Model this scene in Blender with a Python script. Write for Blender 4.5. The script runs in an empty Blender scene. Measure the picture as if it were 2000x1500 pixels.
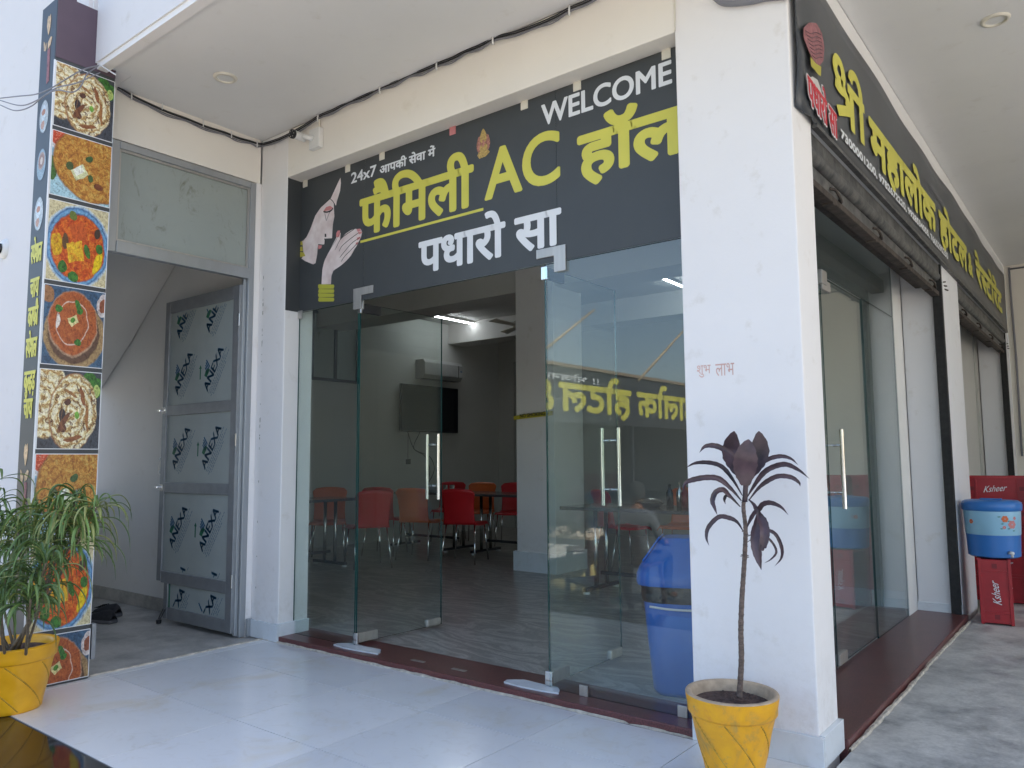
import bpy, bmesh, math, random
from math import sin, cos, pi, radians, sqrt, atan2, hypot
from mathutils import Vector, Matrix
random.seed(7)
S = bpy.context.scene
COL = S.collection

# ------------------------------------------------------------------ camera
CAM_F, CAM_YAW, CAM_PITCH, CAM_ROLL = 1512.0, 38.04, 5.58, -0.39     # focal length in pixels of a 2000 px wide frame
cam = bpy.data.cameras.new('camera'); camo = bpy.data.objects.new('camera', cam); COL.objects.link(camo); S.camera = camo
cam.sensor_width = 36.0; cam.lens = 36.0*CAM_F/2000.0; cam.clip_end = 400; cam.clip_start = 0.05
_y, _p, _r = map(radians, (CAM_YAW, CAM_PITCH, CAM_ROLL))
FW = Vector((-sin(_y)*cos(_p), cos(_y)*cos(_p), sin(_p))); RT = Vector((cos(_y), sin(_y), 0)); UP = RT.cross(FW)
RT2 = RT*cos(_r)+UP*sin(_r); UP2 = -RT*sin(_r)+UP*cos(_r)
CAM = Vector((0, 0, 1.2))
camo.matrix_world = Matrix((( RT2.x, UP2.x, -FW.x, CAM.x), (RT2.y, UP2.y, -FW.y, CAM.y), (RT2.z, UP2.z, -FW.z, CAM.z), (0, 0, 0, 1)))

def at(u, v, ax, val):
    """the place in the world, on the plane axis ax = val, that a measured point of the photograph shows"""
    d = FW + RT2*((u-1000)/CAM_F) - UP2*((v-750)/CAM_F)
    t = (val-CAM[ax])/d[ax]
    return CAM + d*t

# ------------------------------------------------------------------ light
SUN_EL, SUN_AZ = 53.0, 33.0        # azimuth: where the sun stands, measured from +X counter-clockwise (behind the building)
w = bpy.data.worlds.new('World'); S.world = w; w.use_nodes = True
nt = w.node_tree; bg = nt.nodes['Background']
sky = nt.nodes.new('ShaderNodeTexSky'); sky.sky_type = 'NISHITA'; sky.sun_disc = False
sky.sun_elevation = radians(SUN_EL); sky.sun_rotation = radians(90-SUN_AZ)
sky.air_density = 1.0; sky.dust_density = 2.4; sky.ozone_density = 1.0
nt.links.new(sky.outputs[0], bg.inputs[0]); bg.inputs[1].default_value = 0.15
sun = bpy.data.lights.new('sun', 'SUN'); sun.energy = 5.0; sun.angle = radians(0.6); sun.color = (1.0, 0.93, 0.83)
so = bpy.data.objects.new('sun', sun); COL.objects.link(so)
sd = Vector((cos(radians(SUN_EL))*cos(radians(SUN_AZ)), cos(radians(SUN_EL))*sin(radians(SUN_AZ)), sin(radians(SUN_EL))))
so.rotation_euler = (-sd).to_track_quat('-Z', 'Y').to_euler(); so.location = sd*30
S.view_settings.view_transform = 'Standard'; S.view_settings.look = 'None'; S.view_settings.gamma = 1.0
S.view_settings.use_curve_mapping = False; S.view_settings.exposure = 1.64
S.render.engine = 'CYCLES'
S.cycles.max_bounces = 12; S.cycles.diffuse_bounces = 5; S.cycles.glossy_bounces = 6; S.cycles.transparent_max_bounces = 24
S.cycles.transmission_bounces = 6; S.cycles.use_denoising = True; S.cycles.caustics_reflective = False; S.cycles.caustics_refractive = False
S.cycles.sample_clamp_indirect = 6.0

# ------------------------------------------------------------------ materials
MATS = {}
def lin(c):
    return tuple(((x/255)/12.92 if x/255 <= .04045 else ((x/255+.055)/1.055)**2.4) for x in c)
def newmat(name):
    m = bpy.data.materials.new(name); m.use_nodes = True
    return m, m.node_tree, m.node_tree.nodes['Principled BSDF']
def N(t, kind, **k):
    n = t.nodes.new(kind)
    for a, b in k.items():
        if a.startswith('i_'):
            n.inputs[a[2:]].default_value = b
        else:
            setattr(n, a, b)
    return n
def ramp(t, stops, fac=None, interp='LINEAR'):
    r = t.nodes.new('ShaderNodeValToRGB'); e = r.color_ramp.elements; r.color_ramp.interpolation = interp
    while len(e) < len(stops): e.new(0.5)
    for el, (p, c) in zip(e, stops):
        el.position = p; el.color = (*c, 1) if len(c) == 3 else c
    if fac is not None: t.links.new(fac, r.inputs[0])
    return r
def math_(t, op, a, b=None, c=None, clamp=False):
    n = t.nodes.new('ShaderNodeMath'); n.operation = op; n.use_clamp = clamp
    for i, x in enumerate((a, b, c)):
        if x is None: continue
        if isinstance(x, (int, float)): n.inputs[i].default_value = x
        else: t.links.new(x, n.inputs[i])
    return n.outputs[0]
def mixc(t, fac, a, b, blend='MIX'):
    n = t.nodes.new('ShaderNodeMix'); n.data_type = 'RGBA'; n.blend_type = blend
    for i, x in ((0, fac), (6, a), (7, b)):
        if isinstance(x, (int, float)): n.inputs[i].default_value = x
        elif isinstance(x, tuple): n.inputs[i].default_value = (*x[:3], 1)
        else: t.links.new(x, n.inputs[i])
    return n.outputs[2]
def objco(t, scale=(1, 1, 1)):
    tc = t.nodes.new('ShaderNodeTexCoord'); mp = t.nodes.new('ShaderNodeMapping'); mp.inputs[3].default_value = scale
    t.links.new(tc.outputs['Object'], mp.inputs[0]); return mp.outputs[0]
def noise(t, co, scale, detail=4, rough=.55, dist=0.0, out='Fac'):
    n = t.nodes.new('ShaderNodeTexNoise'); n.inputs['Scale'].default_value = scale; n.inputs['Detail'].default_value = detail
    n.inputs['Roughness'].default_value = rough; n.inputs['Distortion'].default_value = dist
    t.links.new(co, n.inputs['Vector']); return n.outputs[out]
def bump(t, bs, h, strength=.2, dist=.01):
    b = t.nodes.new('ShaderNodeBump'); b.inputs['Strength'].default_value = strength; b.inputs['Distance'].default_value = dist
    t.links.new(h, b.inputs['Height']); t.links.new(b.outputs[0], bs.inputs['Normal'])
def M(name, col, rough=.6, metal=0.0, var=.12, vscale=6.0, bmp=0.0, bscale=60.0, col2=None, spec=.5, coat=0.0, scale=(1, 1, 1), emis=None):
    if name in MATS: return MATS[name]
    m, t, b = newmat(name); co = objco(t, scale)
    c1 = tuple(max(0, x*(1-var)) for x in col); c2 = col2 or tuple(min(1, x*(1+var*.6)) for x in col)
    n1 = noise(t, co, vscale, 5)
    r = ramp(t, [(.3, c1), (.7, c2)], n1); t.links.new(r.outputs[0], b.inputs['Base Color'])
    b.inputs['Roughness'].default_value = rough; b.inputs['Metallic'].default_value = metal
    b.inputs['Specular IOR Level'].default_value = spec; b.inputs['Coat Weight'].default_value = coat
    if bmp: bump(t, b, noise(t, co, bscale, 4), bmp)
    if emis: b.inputs['Emission Color'].default_value = (*emis[0], 1); b.inputs['Emission Strength'].default_value = emis[1]
    MATS[name] = m; return m

def plaster(name, col, stain=.5, rough=.75, marks=True, grime=False):
    m, t, b = newmat(name); co = objco(t)
    big = noise(t, co, 1.3, 5, .6); mid = noise(t, co, 7, 6, .65); fine = noise(t, co, 90, 3)
    base = ramp(t, [(.25, tuple(c*.93 for c in col)), (.75, col)], big).outputs[0]
    smud = ramp(t, [(.60, (1, 1, 1)), (.78, (1-.13*stain, 1-.15*stain, 1-.19*stain))], mid).outputs[0]
    c = mixc(t, 1.0, base, smud, 'MULTIPLY')
    if marks:   # small scuffs and dirt specks
        v = t.nodes.new('ShaderNodeTexVoronoi'); v.inputs['Scale'].default_value = 7.0; t.links.new(co, v.inputs['Vector'])
        spk = ramp(t, [(0, (.35, .33, .30)), (.035, (.55, .52, .5)), (.06, (1, 1, 1))], v.outputs['Distance']).outputs[0]
        pick = ramp(t, [(.60, (0, 0, 0)), (.63, (1, 1, 1))], noise(t, co, 3.1, 2)).outputs[0]
        c = mixc(t, math_(t, 'MULTIPLY', pick, .6*stain), c, mixc(t, 1.0, c, spk, 'MULTIPLY'))
    if grime:   # splashed dirt that clings to the foot of the pillars
        sp = t.nodes.new('ShaderNodeSeparateXYZ'); t.links.new(co, sp.inputs[0])
        low = math_(t, 'MULTIPLY', math_(t, 'SUBTRACT', .75, sp.outputs[2]), 1.1, clamp=True)
        pat = ramp(t, [(.46, (0, 0, 0)), (.62, (1, 1, 1))], noise(t, co, 16, 7, .75)).outputs[0]
        c = mixc(t, math_(t, 'MULTIPLY', math_(t, 'MULTIPLY', low, low), math_(t, 'MULTIPLY', pat, .55)), c, (.50, .45, .38))
    t.links.new(c, b.inputs['Base Color']); b.inputs['Roughness'].default_value = rough; b.inputs['Specular IOR Level'].default_value = .3
    h = math_(t, 'ADD', math_(t, 'MULTIPLY', fine, .35), mid); bump(t, b, h, .22, .004)
    MATS[name] = m; return m
plaster('paint_white', (.82, .80, .785), 1.1, grime=True); plaster('paint_cream', (.83, .79, .72), .6); plaster('paint_outer', (.72, .705, .70), .8); plaster('paint_soffit', (.78, .775, .76), .7, marks=False)
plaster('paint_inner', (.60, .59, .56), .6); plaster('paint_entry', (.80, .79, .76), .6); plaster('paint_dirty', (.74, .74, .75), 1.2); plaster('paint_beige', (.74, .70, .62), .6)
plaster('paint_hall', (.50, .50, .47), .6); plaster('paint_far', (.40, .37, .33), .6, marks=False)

def concrete(name, c1, c2, c3, scale=1.0):
    m, t, b = newmat(name); co = objco(t)
    a = noise(t, co, 2.1*scale, 8, .66, .25); d = noise(t, co, 6.5*scale, 7, .7, .2); f = noise(t, co, 70, 4)
    r = ramp(t, [(.37, c1), (.475, c2), (.57, c3)], math_(t, 'ADD', math_(t, 'MULTIPLY', a, .62), math_(t, 'MULTIPLY', d, .38))).outputs[0]
    r = mixc(t, .35, r, ramp(t, [(.3, (.55, .55, .55)), (.7, (1, 1, 1))], f).outputs[0], 'MULTIPLY')
    t.links.new(r, b.inputs['Base Color'])
    rr = ramp(t, [(.35, (.32,)*3), (.65, (.62,)*3)], d).outputs[0]; t.links.new(rr, b.inputs['Roughness'])
    bump(t, b, d, .15, .01); MATS[name] = m; return m
concrete('concrete_worn', (.20, .205, .21), (.47, .475, .46), (.66, .66, .63))
concrete('concrete_entry', (.26, .25, .23), (.40, .385, .35), (.52, .50, .46), 1.6)
concrete('ground_yard', (.42, .40, .36), (.52, .49, .44), (.58, .55, .50), .4); concrete('asphalt', (.045, .045, .047), (.06, .06, .06), (.085, .083, .08), .6)

def marble_tile(name, col, warm):
    m, t, b = newmat(name); tc = t.nodes.new('ShaderNodeTexCoord'); oi = t.nodes.new('ShaderNodeObjectInfo')
    mp = t.nodes.new('ShaderNodeMapping'); t.links.new(tc.outputs['Object'], mp.inputs[0]); t.links.new(oi.outputs['Location'], mp.inputs[1])
    co = mp.outputs[0]
    a = noise(t, co, 2.2, 6, .6, .7); d = noise(t, co, 9, 5, .6, 2)
    r = ramp(t, [(.36, col), (.56, tuple(x*.96 for x in col)), (.70, warm)], a).outputs[0]
    dirt = ramp(t, [(.54, (1, 1, 1)), (.80, (.88, .86, .82))], d).outputs[0]
    r = mixc(t, 1., r, dirt, 'MULTIPLY')
    hv = ramp(t, [(0, (.86, .87, .88)), (.5, (.95, .95, .94)), (1, (1, 1, 1))], oi.outputs['Random']).outputs[0]
    t.links.new(mixc(t, 1., r, hv, 'MULTIPLY'), b.inputs['Base Color'])
    t.links.new(ramp(t, [(.3, (.10,)*3), (.8, (.28,)*3)], d).outputs[0], b.inputs['Roughness']); MATS[name] = m
marble_tile('tile_white', (.84, .845, .845), (.78, .74, .66))
marble_tile('marble_skirt', (.76, .80, .83), (.62, .66, .68))

def granite_floor():
    m, t, b = newmat('granite_streaked'); co = objco(t, (.75, 1.9, 1))
    wn = noise(t, co, .8, 3, .5, .0, 'Color'); co2 = t.nodes.new('ShaderNodeVectorMath'); co2.operation = 'MULTIPLY_ADD'
    t.links.new(wn, co2.inputs[0]); co2.inputs[1].default_value = (2.6, 2.6, 0); t.links.new(co, co2.inputs[2])
    wv = t.nodes.new('ShaderNodeTexWave'); wv.wave_type = 'BANDS'; wv.bands_direction = 'Y'; wv.inputs['Scale'].default_value = 1.1
    wv.inputs['Distortion'].default_value = 17; wv.inputs['Detail'].default_value = 6; wv.inputs['Detail Scale'].default_value = 1.6; wv.inputs['Detail Roughness'].default_value = .68
    t.links.new(co2.outputs[0], wv.inputs[0])
    r = ramp(t, [(0, (.26, .245, .222)), (.35, (.32, .302, .272)), (.75, (.37, .35, .315)), (1, (.48, .455, .41))], wv.outputs['Fac']).outputs[0]
    g = noise(t, objco(t), 130, 3); r = mixc(t, .5, r, ramp(t, [(.35, (.55, .55, .55)), (.65, (1.2, 1.2, 1.2))], g).outputs[0], 'MULTIPLY')
    t.links.new(r, b.inputs['Base Color']); b.inputs['Roughness'].default_value = .28; MATS['granite_streaked'] = m
granite_floor()
def granite(name, c1, c2, rough):
    m, t, b = newmat(name); co = objco(t); g = noise(t, co, 160, 3, .7); g2 = noise(t, co, 5, 4)
    r = ramp(t, [(.38, c1), (.64, c2)], g).outputs[0]
    r = mixc(t, .6, r, ramp(t, [(.3, (.75, .75, .75)), (.75, (1.15, 1.1, 1.1))], g2).outputs[0], 'MULTIPLY')
    t.links.new(r, b.inputs['Base Color']); b.inputs['Roughness'].default_value = rough; MATS[name] = m
granite('granite_red', (.085, .03, .03), (.18, .06, .055), .3); granite('granite_black', (.008, .008, .010), (.03, .026, .024), .06)
granite('table_granite', (.012, .012, .014), (.16, .16, .17), .12)
M('mortar', (.55, .50, .42), .9, var=.35, vscale=25, bmp=.8, bscale=80)
M('grout', (.22, .21, .20), .9)
M('aluminium', (.42, .44, .46), .42, .75, .08, 12, scale=(1, 1, .2)); M('aluminium_dull', (.30, .315, .33), .5, .6, .1, 12)
M('steel', (.62, .61, .58), .25, 1.0, .08, 20); M('steel_brushed', (.50, .485, .46), .48, .85, .12, 30, scale=(1, 1, .1)); M('chrome', (.75, .75, .75), .12, 1.0, .03)
M('black_plastic', (.012, .012, .014), .35); M('black_matte', (.02, .02, .02), .8, var=.4, vscale=30)
M('cable_black', (.02, .02, .022), .5); M('cable_grey', (.20, .20, .22), .5); M('plastic_white', (.72, .72, .70), .35, var=.04); M('plastic_cream', (.70, .66, .56), .4, var=.05)
M('chair_red', (.50, .012, .018), .36, var=.08); M('chair_orange', (.62, .13, .03), .36, var=.08)
M('bin_blue', (.006, .12, .50), .33, var=.1, vscale=4); M('bin_bag', (.008, .009, .009), .3, var=.3, vscale=20, bmp=.9, bscale=18)
M('shutter_metal', (.10, .105, .11), .5, .55, .45, 14, bmp=.3, bscale=30, col2=(.19, .185, .175)); M('shutter_rust', (.07, .055, .045), .8, .2, .5, 22, bmp=.5)
M('vinyl_dark', (.047, .052, .055), .45, var=.06); M('print_yellow', (.62, .58, .085), .45, var=.05); M('print_white', (.74, .76, .78), .45, var=.04)
M('print_red', (.62, .02, .04), .45); M('print_green', (.02, .16, .09), .5); M('print_navy', (.022, .11, .21), .5); M('print_black', (.01, .01, .012), .5)
M('skin_print', (.72, .58, .56), .5, var=.18, vscale=9, col2=(.80, .72, .70)); M('print_pink', (.60, .22, .22), .5); M('print_gold', (.45, .40, .05), .5); M('bangle', (.42, .42, .05), .5)
M('turban', (.30, .12, .13), .6, var=.4, vscale=40); M('cloth_white', (.62, .6, .55), .6, var=.2)
M('far_yellow', (.78, .72, .09), .5); M('banner_dark', (.040, .042, .047), .5, var=.25, vscale=3); M('banner_side', (.050, .055, .062), .32, var=.2, vscale=4)
M('graffiti', (.66, .42, .36), .9); M('board_plum', (.085, .055, .075), .5, var=.1); M('groove_shade', (.50, .28, .03), .8, var=.4, vscale=30); M('soil', (.085, .055, .045), .95, var=.5, vscale=35, bmp=1.0, bscale=45)
M('pot_rim', (.46, .35, .24), .85, var=.25, vscale=25, bmp=.4); M('crate_red', (.38, .014, .022), .4, var=.15, vscale=10); M('crate_dark', (.20, .012, .018), .5)
M('jug_blue', (.03, .17, .50), .35, var=.08); M('jug_pale', (.30, .55, .72), .35, var=.08); M('tv_screen', (.006, .008, .011), .12); M('film_tape', (.60, .50, .05), .5)
M('leaf_dark', (.040, .024, .030), .38, var=.4, vscale=14, col2=(.090, .050, .060)); M('stem_grey', (.15, .11, .09), .85, var=.45, vscale=60, scale=(1, 1, 2.2), bmp=.7, bscale=90)
M('leaf_green', (.055, .12, .028), .45, var=.45, vscale=3, col2=(.15, .25, .06)); M('leaf_olive', (.16, .22, .055), .5, var=.3, vscale=3, col2=(.27, .29, .10))
M('cane', (.16, .13, .09), .8, var=.4, vscale=40); M('shoe_dark', (.022, .022, .026), .8, var=.4, vscale=50, bmp=.4); M('shoe_sole', (.10, .10, .11), .7)
M('roof_tan', (.33, .25, .17), .8); M('bamboo', (.50, .38, .24), .6, var=.3, vscale=10); M('steel_dark', (.05, .05, .055), .45, .4)
M('chair_brown', (.06, .028, .02), .5, var=.3); M('wicker_print', (.35, .22, .15), .6); M('mesh_board', (.62, .52, .40), .8, var=.2, vscale=3); M('sack_yellow', (.42, .36, .15), .85, var=.25, vscale=6, bmp=.4, bscale=14)
def lamp_mat(name, col, s):
    m, t, b = newmat(name); b.inputs['Emission Color'].default_value = (*col, 1); b.inputs['Emission Strength'].default_value = s; b.inputs['Base Color'].default_value = (.8, .8, .8, 1); MATS[name] = m
lamp_mat('tube_glow', (.88, .95, 1), 9.0); lamp_mat('led_glow', (.95, .98, 1), 3.0)

def glass(name, tint, refl=1.0, dust=.0):
    """thin architectural glass: clear straight-through view plus a mirror share that grows at grazing angles"""
    m = bpy.data.materials.new(name); m.use_nodes = True; t = m.node_tree; t.nodes.clear()
    out = t.nodes.new('ShaderNodeOutputMaterial'); tr = t.nodes.new('ShaderNodeBsdfTransparent'); gl = t.nodes.new('ShaderNodeBsdfGlossy'); mx = t.nodes.new('ShaderNodeMixShader')
    tr.inputs[0].default_value = (*tint, 1); gl.inputs[0].default_value = (.97, 1, 1, 1); gl.inputs['Roughness'].default_value = .0
    g = t.nodes.new('ShaderNodeNewGeometry'); dp = t.nodes.new('ShaderNodeVectorMath'); dp.operation = 'DOT_PRODUCT'
    t.links.new(g.outputs['Normal'], dp.inputs[0]); t.links.new(g.outputs['Incoming'], dp.inputs[1])
    c = math_(t, 'ABSOLUTE', dp.outputs['Value']); k = math_(t, 'POWER', math_(t, 'SUBTRACT', 1.0, c), 5.0)
    f = math_(t, 'ADD', math_(t, 'MULTIPLY', k, .96*refl), .04*refl, clamp=True)
    t.links.new(f, mx.inputs[0]); t.links.new(tr.outputs[0], mx.inputs[1]); t.links.new(gl.outputs[0], mx.inputs[2])
    sh = mx.outputs[0]
    if dust:
        df = t.nodes.new('ShaderNodeBsdfDiffuse'); df.inputs[0].default_value = (.55, .6, .6, 1); m2 = t.nodes.new('ShaderNodeMixShader')
        co = objco(t); dn = ramp(t, [(.35, (dust*.5,)*3), (.75, (dust*1.6,)*3)], noise(t, co, 3, 5, .6)).outputs[0]
        t.links.new(dn, m2.inputs[0]); t.links.new(sh, m2.inputs[1]); t.links.new(df.outputs[0], m2.inputs[2]); sh = m2.outputs[0]
    t.links.new(sh, out.inputs[0]); MATS[name] = m
glass('glass_clear', (.925, .965, .953), 1.25, .016); glass('glass_door_leaf', (.93, .968, .957), .8, .010)
M('glass_edge', (.012, .065, .060), .15)
def frosted():
    m, t, b = newmat('glass_frosted'); co = objco(t, (1, 1, 1)); n = noise(t, co, 3.5, 6, .7, 1.5); n2 = noise(t, objco(t, (1, 6, 2.5)), 2.2, 6, .7, 1.0)
    st = ramp(t, [(.55, (.30, .335, .315)), (.70, (.16, .165, .13))], n2).outputs[0]
    t.links.new(mixc(t, ramp(t, [(.45, (0, 0, 0)), (.6, (1, 1, 1))], n).outputs[0], (.31, .345, .325), st), b.inputs['Base Color'])
    b.inputs['Roughness'].default_value = .22; MATS['glass_frosted'] = m
frosted()
M('film_panel', (.34, .38, .37), .28, var=.08, vscale=3)
def potpaint():
    m, t, b = newmat('pot_yellow'); co = objco(t); n = noise(t, co, 7, 7, .7, .5); n2 = noise(t, co, 26, 5, .7)
    c = ramp(t, [(.33, (.42, .27, .07)), (.47, (.74, .35, .012)), (.60, (.80, .40, .008)), (.72, (.68, .27, .03))], n).outputs[0]
    c = mixc(t, ramp(t, [(.60, (0, 0, 0)), (.70, (.65,)*3)], n2).outputs[0], c, (.36, .25, .12))
    t.links.new(c, b.inputs['Base Color']); t.links.new(ramp(t, [(.4, (.55,)*3), (.6, (.38,)*3)], n).outputs[0], b.inputs['Roughness']); bump(t, b, n2, .2, .004); MATS['pot_yellow'] = m
potpaint()
M('pot_clean', (.78, .38, .008), .38, var=.12, vscale=8, coat=.1, col2=(.85, .45, .015))

# food pictures: flat print, described as layered shapes in the picture's own coordinates
def picture(name, bgc, layers):
    m, t, b = newmat(name); tc = t.nodes.new('ShaderNodeTexCoord'); uv = tc.outputs['UV']
    nz = noise(t, uv, 5, 3, .5, 0, 'Color'); wob = t.nodes.new('ShaderNodeVectorMath'); wob.operation = 'MULTIPLY_ADD'
    sb = t.nodes.new('ShaderNodeVectorMath'); sb.operation = 'SUBTRACT'; t.links.new(nz, sb.inputs[0]); sb.inputs[1].default_value = (.5, .5, .5)
    t.links.new(sb.outputs[0], wob.inputs[0]); wob.inputs[1].default_value = (.085, .085, 0); t.links.new(uv, wob.inputs[2])
    def col(spec):
        if isinstance(spec, tuple): return spec
        if spec['k'] == 'n':
            return ramp(t, spec['r'], noise(t, wob.outputs[0], spec['s']*1.35, 8, .74, spec.get('d', .6))).outputs[0]
        mp = t.nodes.new('ShaderNodeMapping'); mp.inputs[1].default_value = (-spec['c'][0], -spec['c'][1], 0); mp.vector_type = 'POINT'; t.links.new(wob.outputs[0], mp.inputs[0])
        wv = t.nodes.new('ShaderNodeTexWave'); wv.wave_type = 'RINGS'; wv.rings_direction = 'Z'; wv.inputs['Scale'].default_value = spec['s']
        wv.inputs['Distortion'].default_value = 11; wv.inputs['Detail'].default_value = 5; wv.inputs['Detail Scale'].default_value = 1.7; wv.inputs['Detail Roughness'].default_value = .7
        t.links.new(mp.outputs[0], wv.inputs[0]); c0 = ramp(t, spec['r'], wv.outputs['Fac']).outputs[0]
        ch = ramp(t, [(.53, (0, 0, 0)), (.60, (1, 1, 1))], noise(t, wob.outputs[0], 9, 7, .72, 1.4)).outputs[0]
        return mixc(t, ch, c0, spec['char'])
    cur = col(bgc)
    for L in layers:
        (cx, cy, rx, ry, rot, kind, inner) = L['m']; wv_ = L.get('w', 1)
        mp = t.nodes.new('ShaderNodeMapping'); mp.vector_type = 'TEXTURE'; mp.inputs[1].default_value = (cx, cy, 0); mp.inputs[2].default_value = (0, 0, radians(rot)); mp.inputs[3].default_value = (rx, ry, 1)
        t.links.new(wob.outputs[0] if wv_ else uv, mp.inputs[0])
        if kind == 'box':
            sp = t.nodes.new('ShaderNodeSeparateXYZ'); t.links.new(mp.outputs[0], sp.inputs[0])
            d = math_(t, 'MAXIMUM', math_(t, 'ABSOLUTE', sp.outputs[0]), math_(t, 'ABSOLUTE', sp.outputs[1]))
        else:
            fl = t.nodes.new('ShaderNodeVectorMath'); fl.operation = 'MULTIPLY'; fl.inputs[1].default_value = (1, 1, 0); t.links.new(mp.outputs[0], fl.inputs[0])
            ln = t.nodes.new('ShaderNodeVectorMath'); ln.operation = 'LENGTH'; t.links.new(fl.outputs[0], ln.inputs[0]); d = ln.outputs['Value']
        k = 1/ .05
        msk = math_(t, 'MULTIPLY', math_(t, 'SUBTRACT', 1.0, d), k, clamp=True)
        if inner: msk = math_(t, 'MULTIPLY', msk, math_(t, 'MULTIPLY', math_(t, 'SUBTRACT', d, inner), k, clamp=True))
        cur = mixc(t, msk, cur, col(L['c']))
    hsv = t.nodes.new('ShaderNodeHueSaturation'); hsv.inputs['Saturation'].default_value = 1.04; t.links.new(mixc(t, .02, cur, (.62, .62, .64)), hsv.inputs['Color']); fin = noise(t, uv, 21, 7, .78, .8); cur = mixc(t, .8, hsv.outputs[0], ramp(t, [(.36, (.34, .26, .22)), (.50, (.95, .95, .95)), (.66, (1.35, 1.35, 1.3))], fin).outputs[0], 'MULTIPLY')
    t.links.new(cur, b.inputs['Base Color']); b.inputs['Roughness'].default_value = .32; b.inputs['Specular IOR Level'].default_value = .4; MATS[name] = m
R_BREAD = [(0, (.36, .20, .07)), (.22, (.58, .44, .20)), (.5, (.70, .62, .36)), (1, (.78, .73, .54))]
def E_(cx, cy, rx, ry, c, rot=0, inner=0, kind='ell', w=1): return {'m': (cx, cy, rx, ry, rot, kind, inner), 'c': c, 'w': w}
GRN = {'k': 'n', 's': 14, 'r': [(.4, (.015, .07, .012)), (.6, (.06, .22, .03))]}
picture('picture_paratha', {'k': 'n', 's': 4, 'r': [(.3, (.02, .022, .03)), (.7, (.07, .08, .10))]}, [
    E_(.80, .88, .12, .13, GRN), E_(.93, .80, .10, .14, GRN), E_(.93, .76, .06, .09, (.42, .52, .16)), E_(.06, .22, .06, .05, GRN),
    E_(.10, .62, .40, .50, {'k': 'w', 'c': (.05, .62), 's': 2.5, 'r': R_BREAD, 'char': (.16, .07, .025)}),
    E_(.55, .47, .405, .52, (.30, .13, .05), -6), E_(.56, .47, .395, .505, {'k': 'w', 'c': (.50, .45), 's': 3.2, 'r': R_BREAD, 'char': (.12, .045, .02)}, -6),
    E_(.62, .42, .04, .05, (.18, .40, .06)), E_(.38, .42, .05, .10, (.03, .02, .025), 10), E_(.45, .60, .05, .05, (.08, .03, .02)), E_(.40, .26, .07, .05, (.10, .035, .02)),
    E_(.70, .68, .035, .13, (.24, .08, .03), 20), E_(.40, .33, .05, .16, (.16, .06, .03), -35), E_(.78, .40, .03, .20, (.34, .15, .05), 5), E_(.56, .13, .16, .03, (.26, .10, .04), 8), E_(.50, .72, .12, .025, (.30, .14, .05), -25), E_(.56, .47, .30, .40, (.40, .22, .08), -6, .95), E_(.56, .46, .20, .28, (.36, .18, .07), -10, .93)])
picture('picture_flatbread', (.36, .55, .62), [
    E_(.02, .45, .08, .25, (.05, .13, .03)), E_(.13, .70, .15, .16, (.22, .42, .55)), E_(.12, .90, .24, .20, (.62, .62, .64)),
    E_(.12, .91, .19, .155, {'k': 'n', 's': 24, 'r': [(.35, (.22, .03, .015)), (.5, (.55, .07, .03)), (.66, (.66, .40, .28))]}),
    E_(.72, .60, .72, .62, (.20, .09, .03)),
    E_(.72, .60, .70, .60, {'k': 'n', 's': 9, 'd': 1.2, 'r': [(.30, (.16, .05, .018)), (.45, (.40, .16, .035)), (.56, (.54, .30, .07)), (.70, (.50, .42, .15))]}),
    E_(.30, .52, .06, .07, (.06, .09, .03)), E_(.62, .70, .07, .05, (.05, .10, .03)), E_(.66, .38, .05, .06, (.05, .10, .03)), E_(.80, .28, .08, .06, (.17, .05, .02)),
    E_(.47, .44, .12, .10, (.60, .62, .36), 35, 0, 'box'), E_(.45, .47, .08, .06, (.76, .78, .68), 35, 0, 'box')])
picture('picture_curry', (.58, .52, .32), [
    E_(.50, .47, .56, .54, (.42, .55, .66)), E_(.50, .47, .535, .515, (.05, .14, .30)), E_(.50, .47, .51, .49, (.16, .33, .52)), E_(.50, .465, .47, .45, (.04, .08, .16)),
    E_(.50, .46, .465, .44, {'k': 'n', 's': 8, 'd': 1.5, 'r': [(.30, (.16, .02, .01)), (.43, (.45, .06, .02)), (.55, (.60, .14, .03)), (.68, (.62, .30, .06))]}),
    E_(.15, .46, .10, .15, {'k': 'n', 's': 9, 'r': [(.35, (.45, .13, .02)), (.6, (.68, .48, .04))]}), E_(.29, .52, .05, .11, (.10, .05, .02)), E_(.46, .40, .13, .13, {'k': 'n', 's': 9, 'r': [(.35, (.55, .16, .02)), (.55, (.72, .48, .05))]}, 12, 0, 'box'),
    E_(.50, .66, .13, .12, (.50, .10, .03), 20, 0, 'box'), E_(.84, .30, .06, .17, (.70, .50, .03), -20), E_(.40, .86, .06, .06, (.12, .16, .03)), E_(.86, .50, .07, .06, GRN), E_(.66, .42, .05, .10, GRN, 25), E_(.26, .18, .07, .08, GRN, 30), E_(.44, .08, .09, .07, GRN), E_(.82, .68, .05, .07, (.05, .03, .02))])
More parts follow.
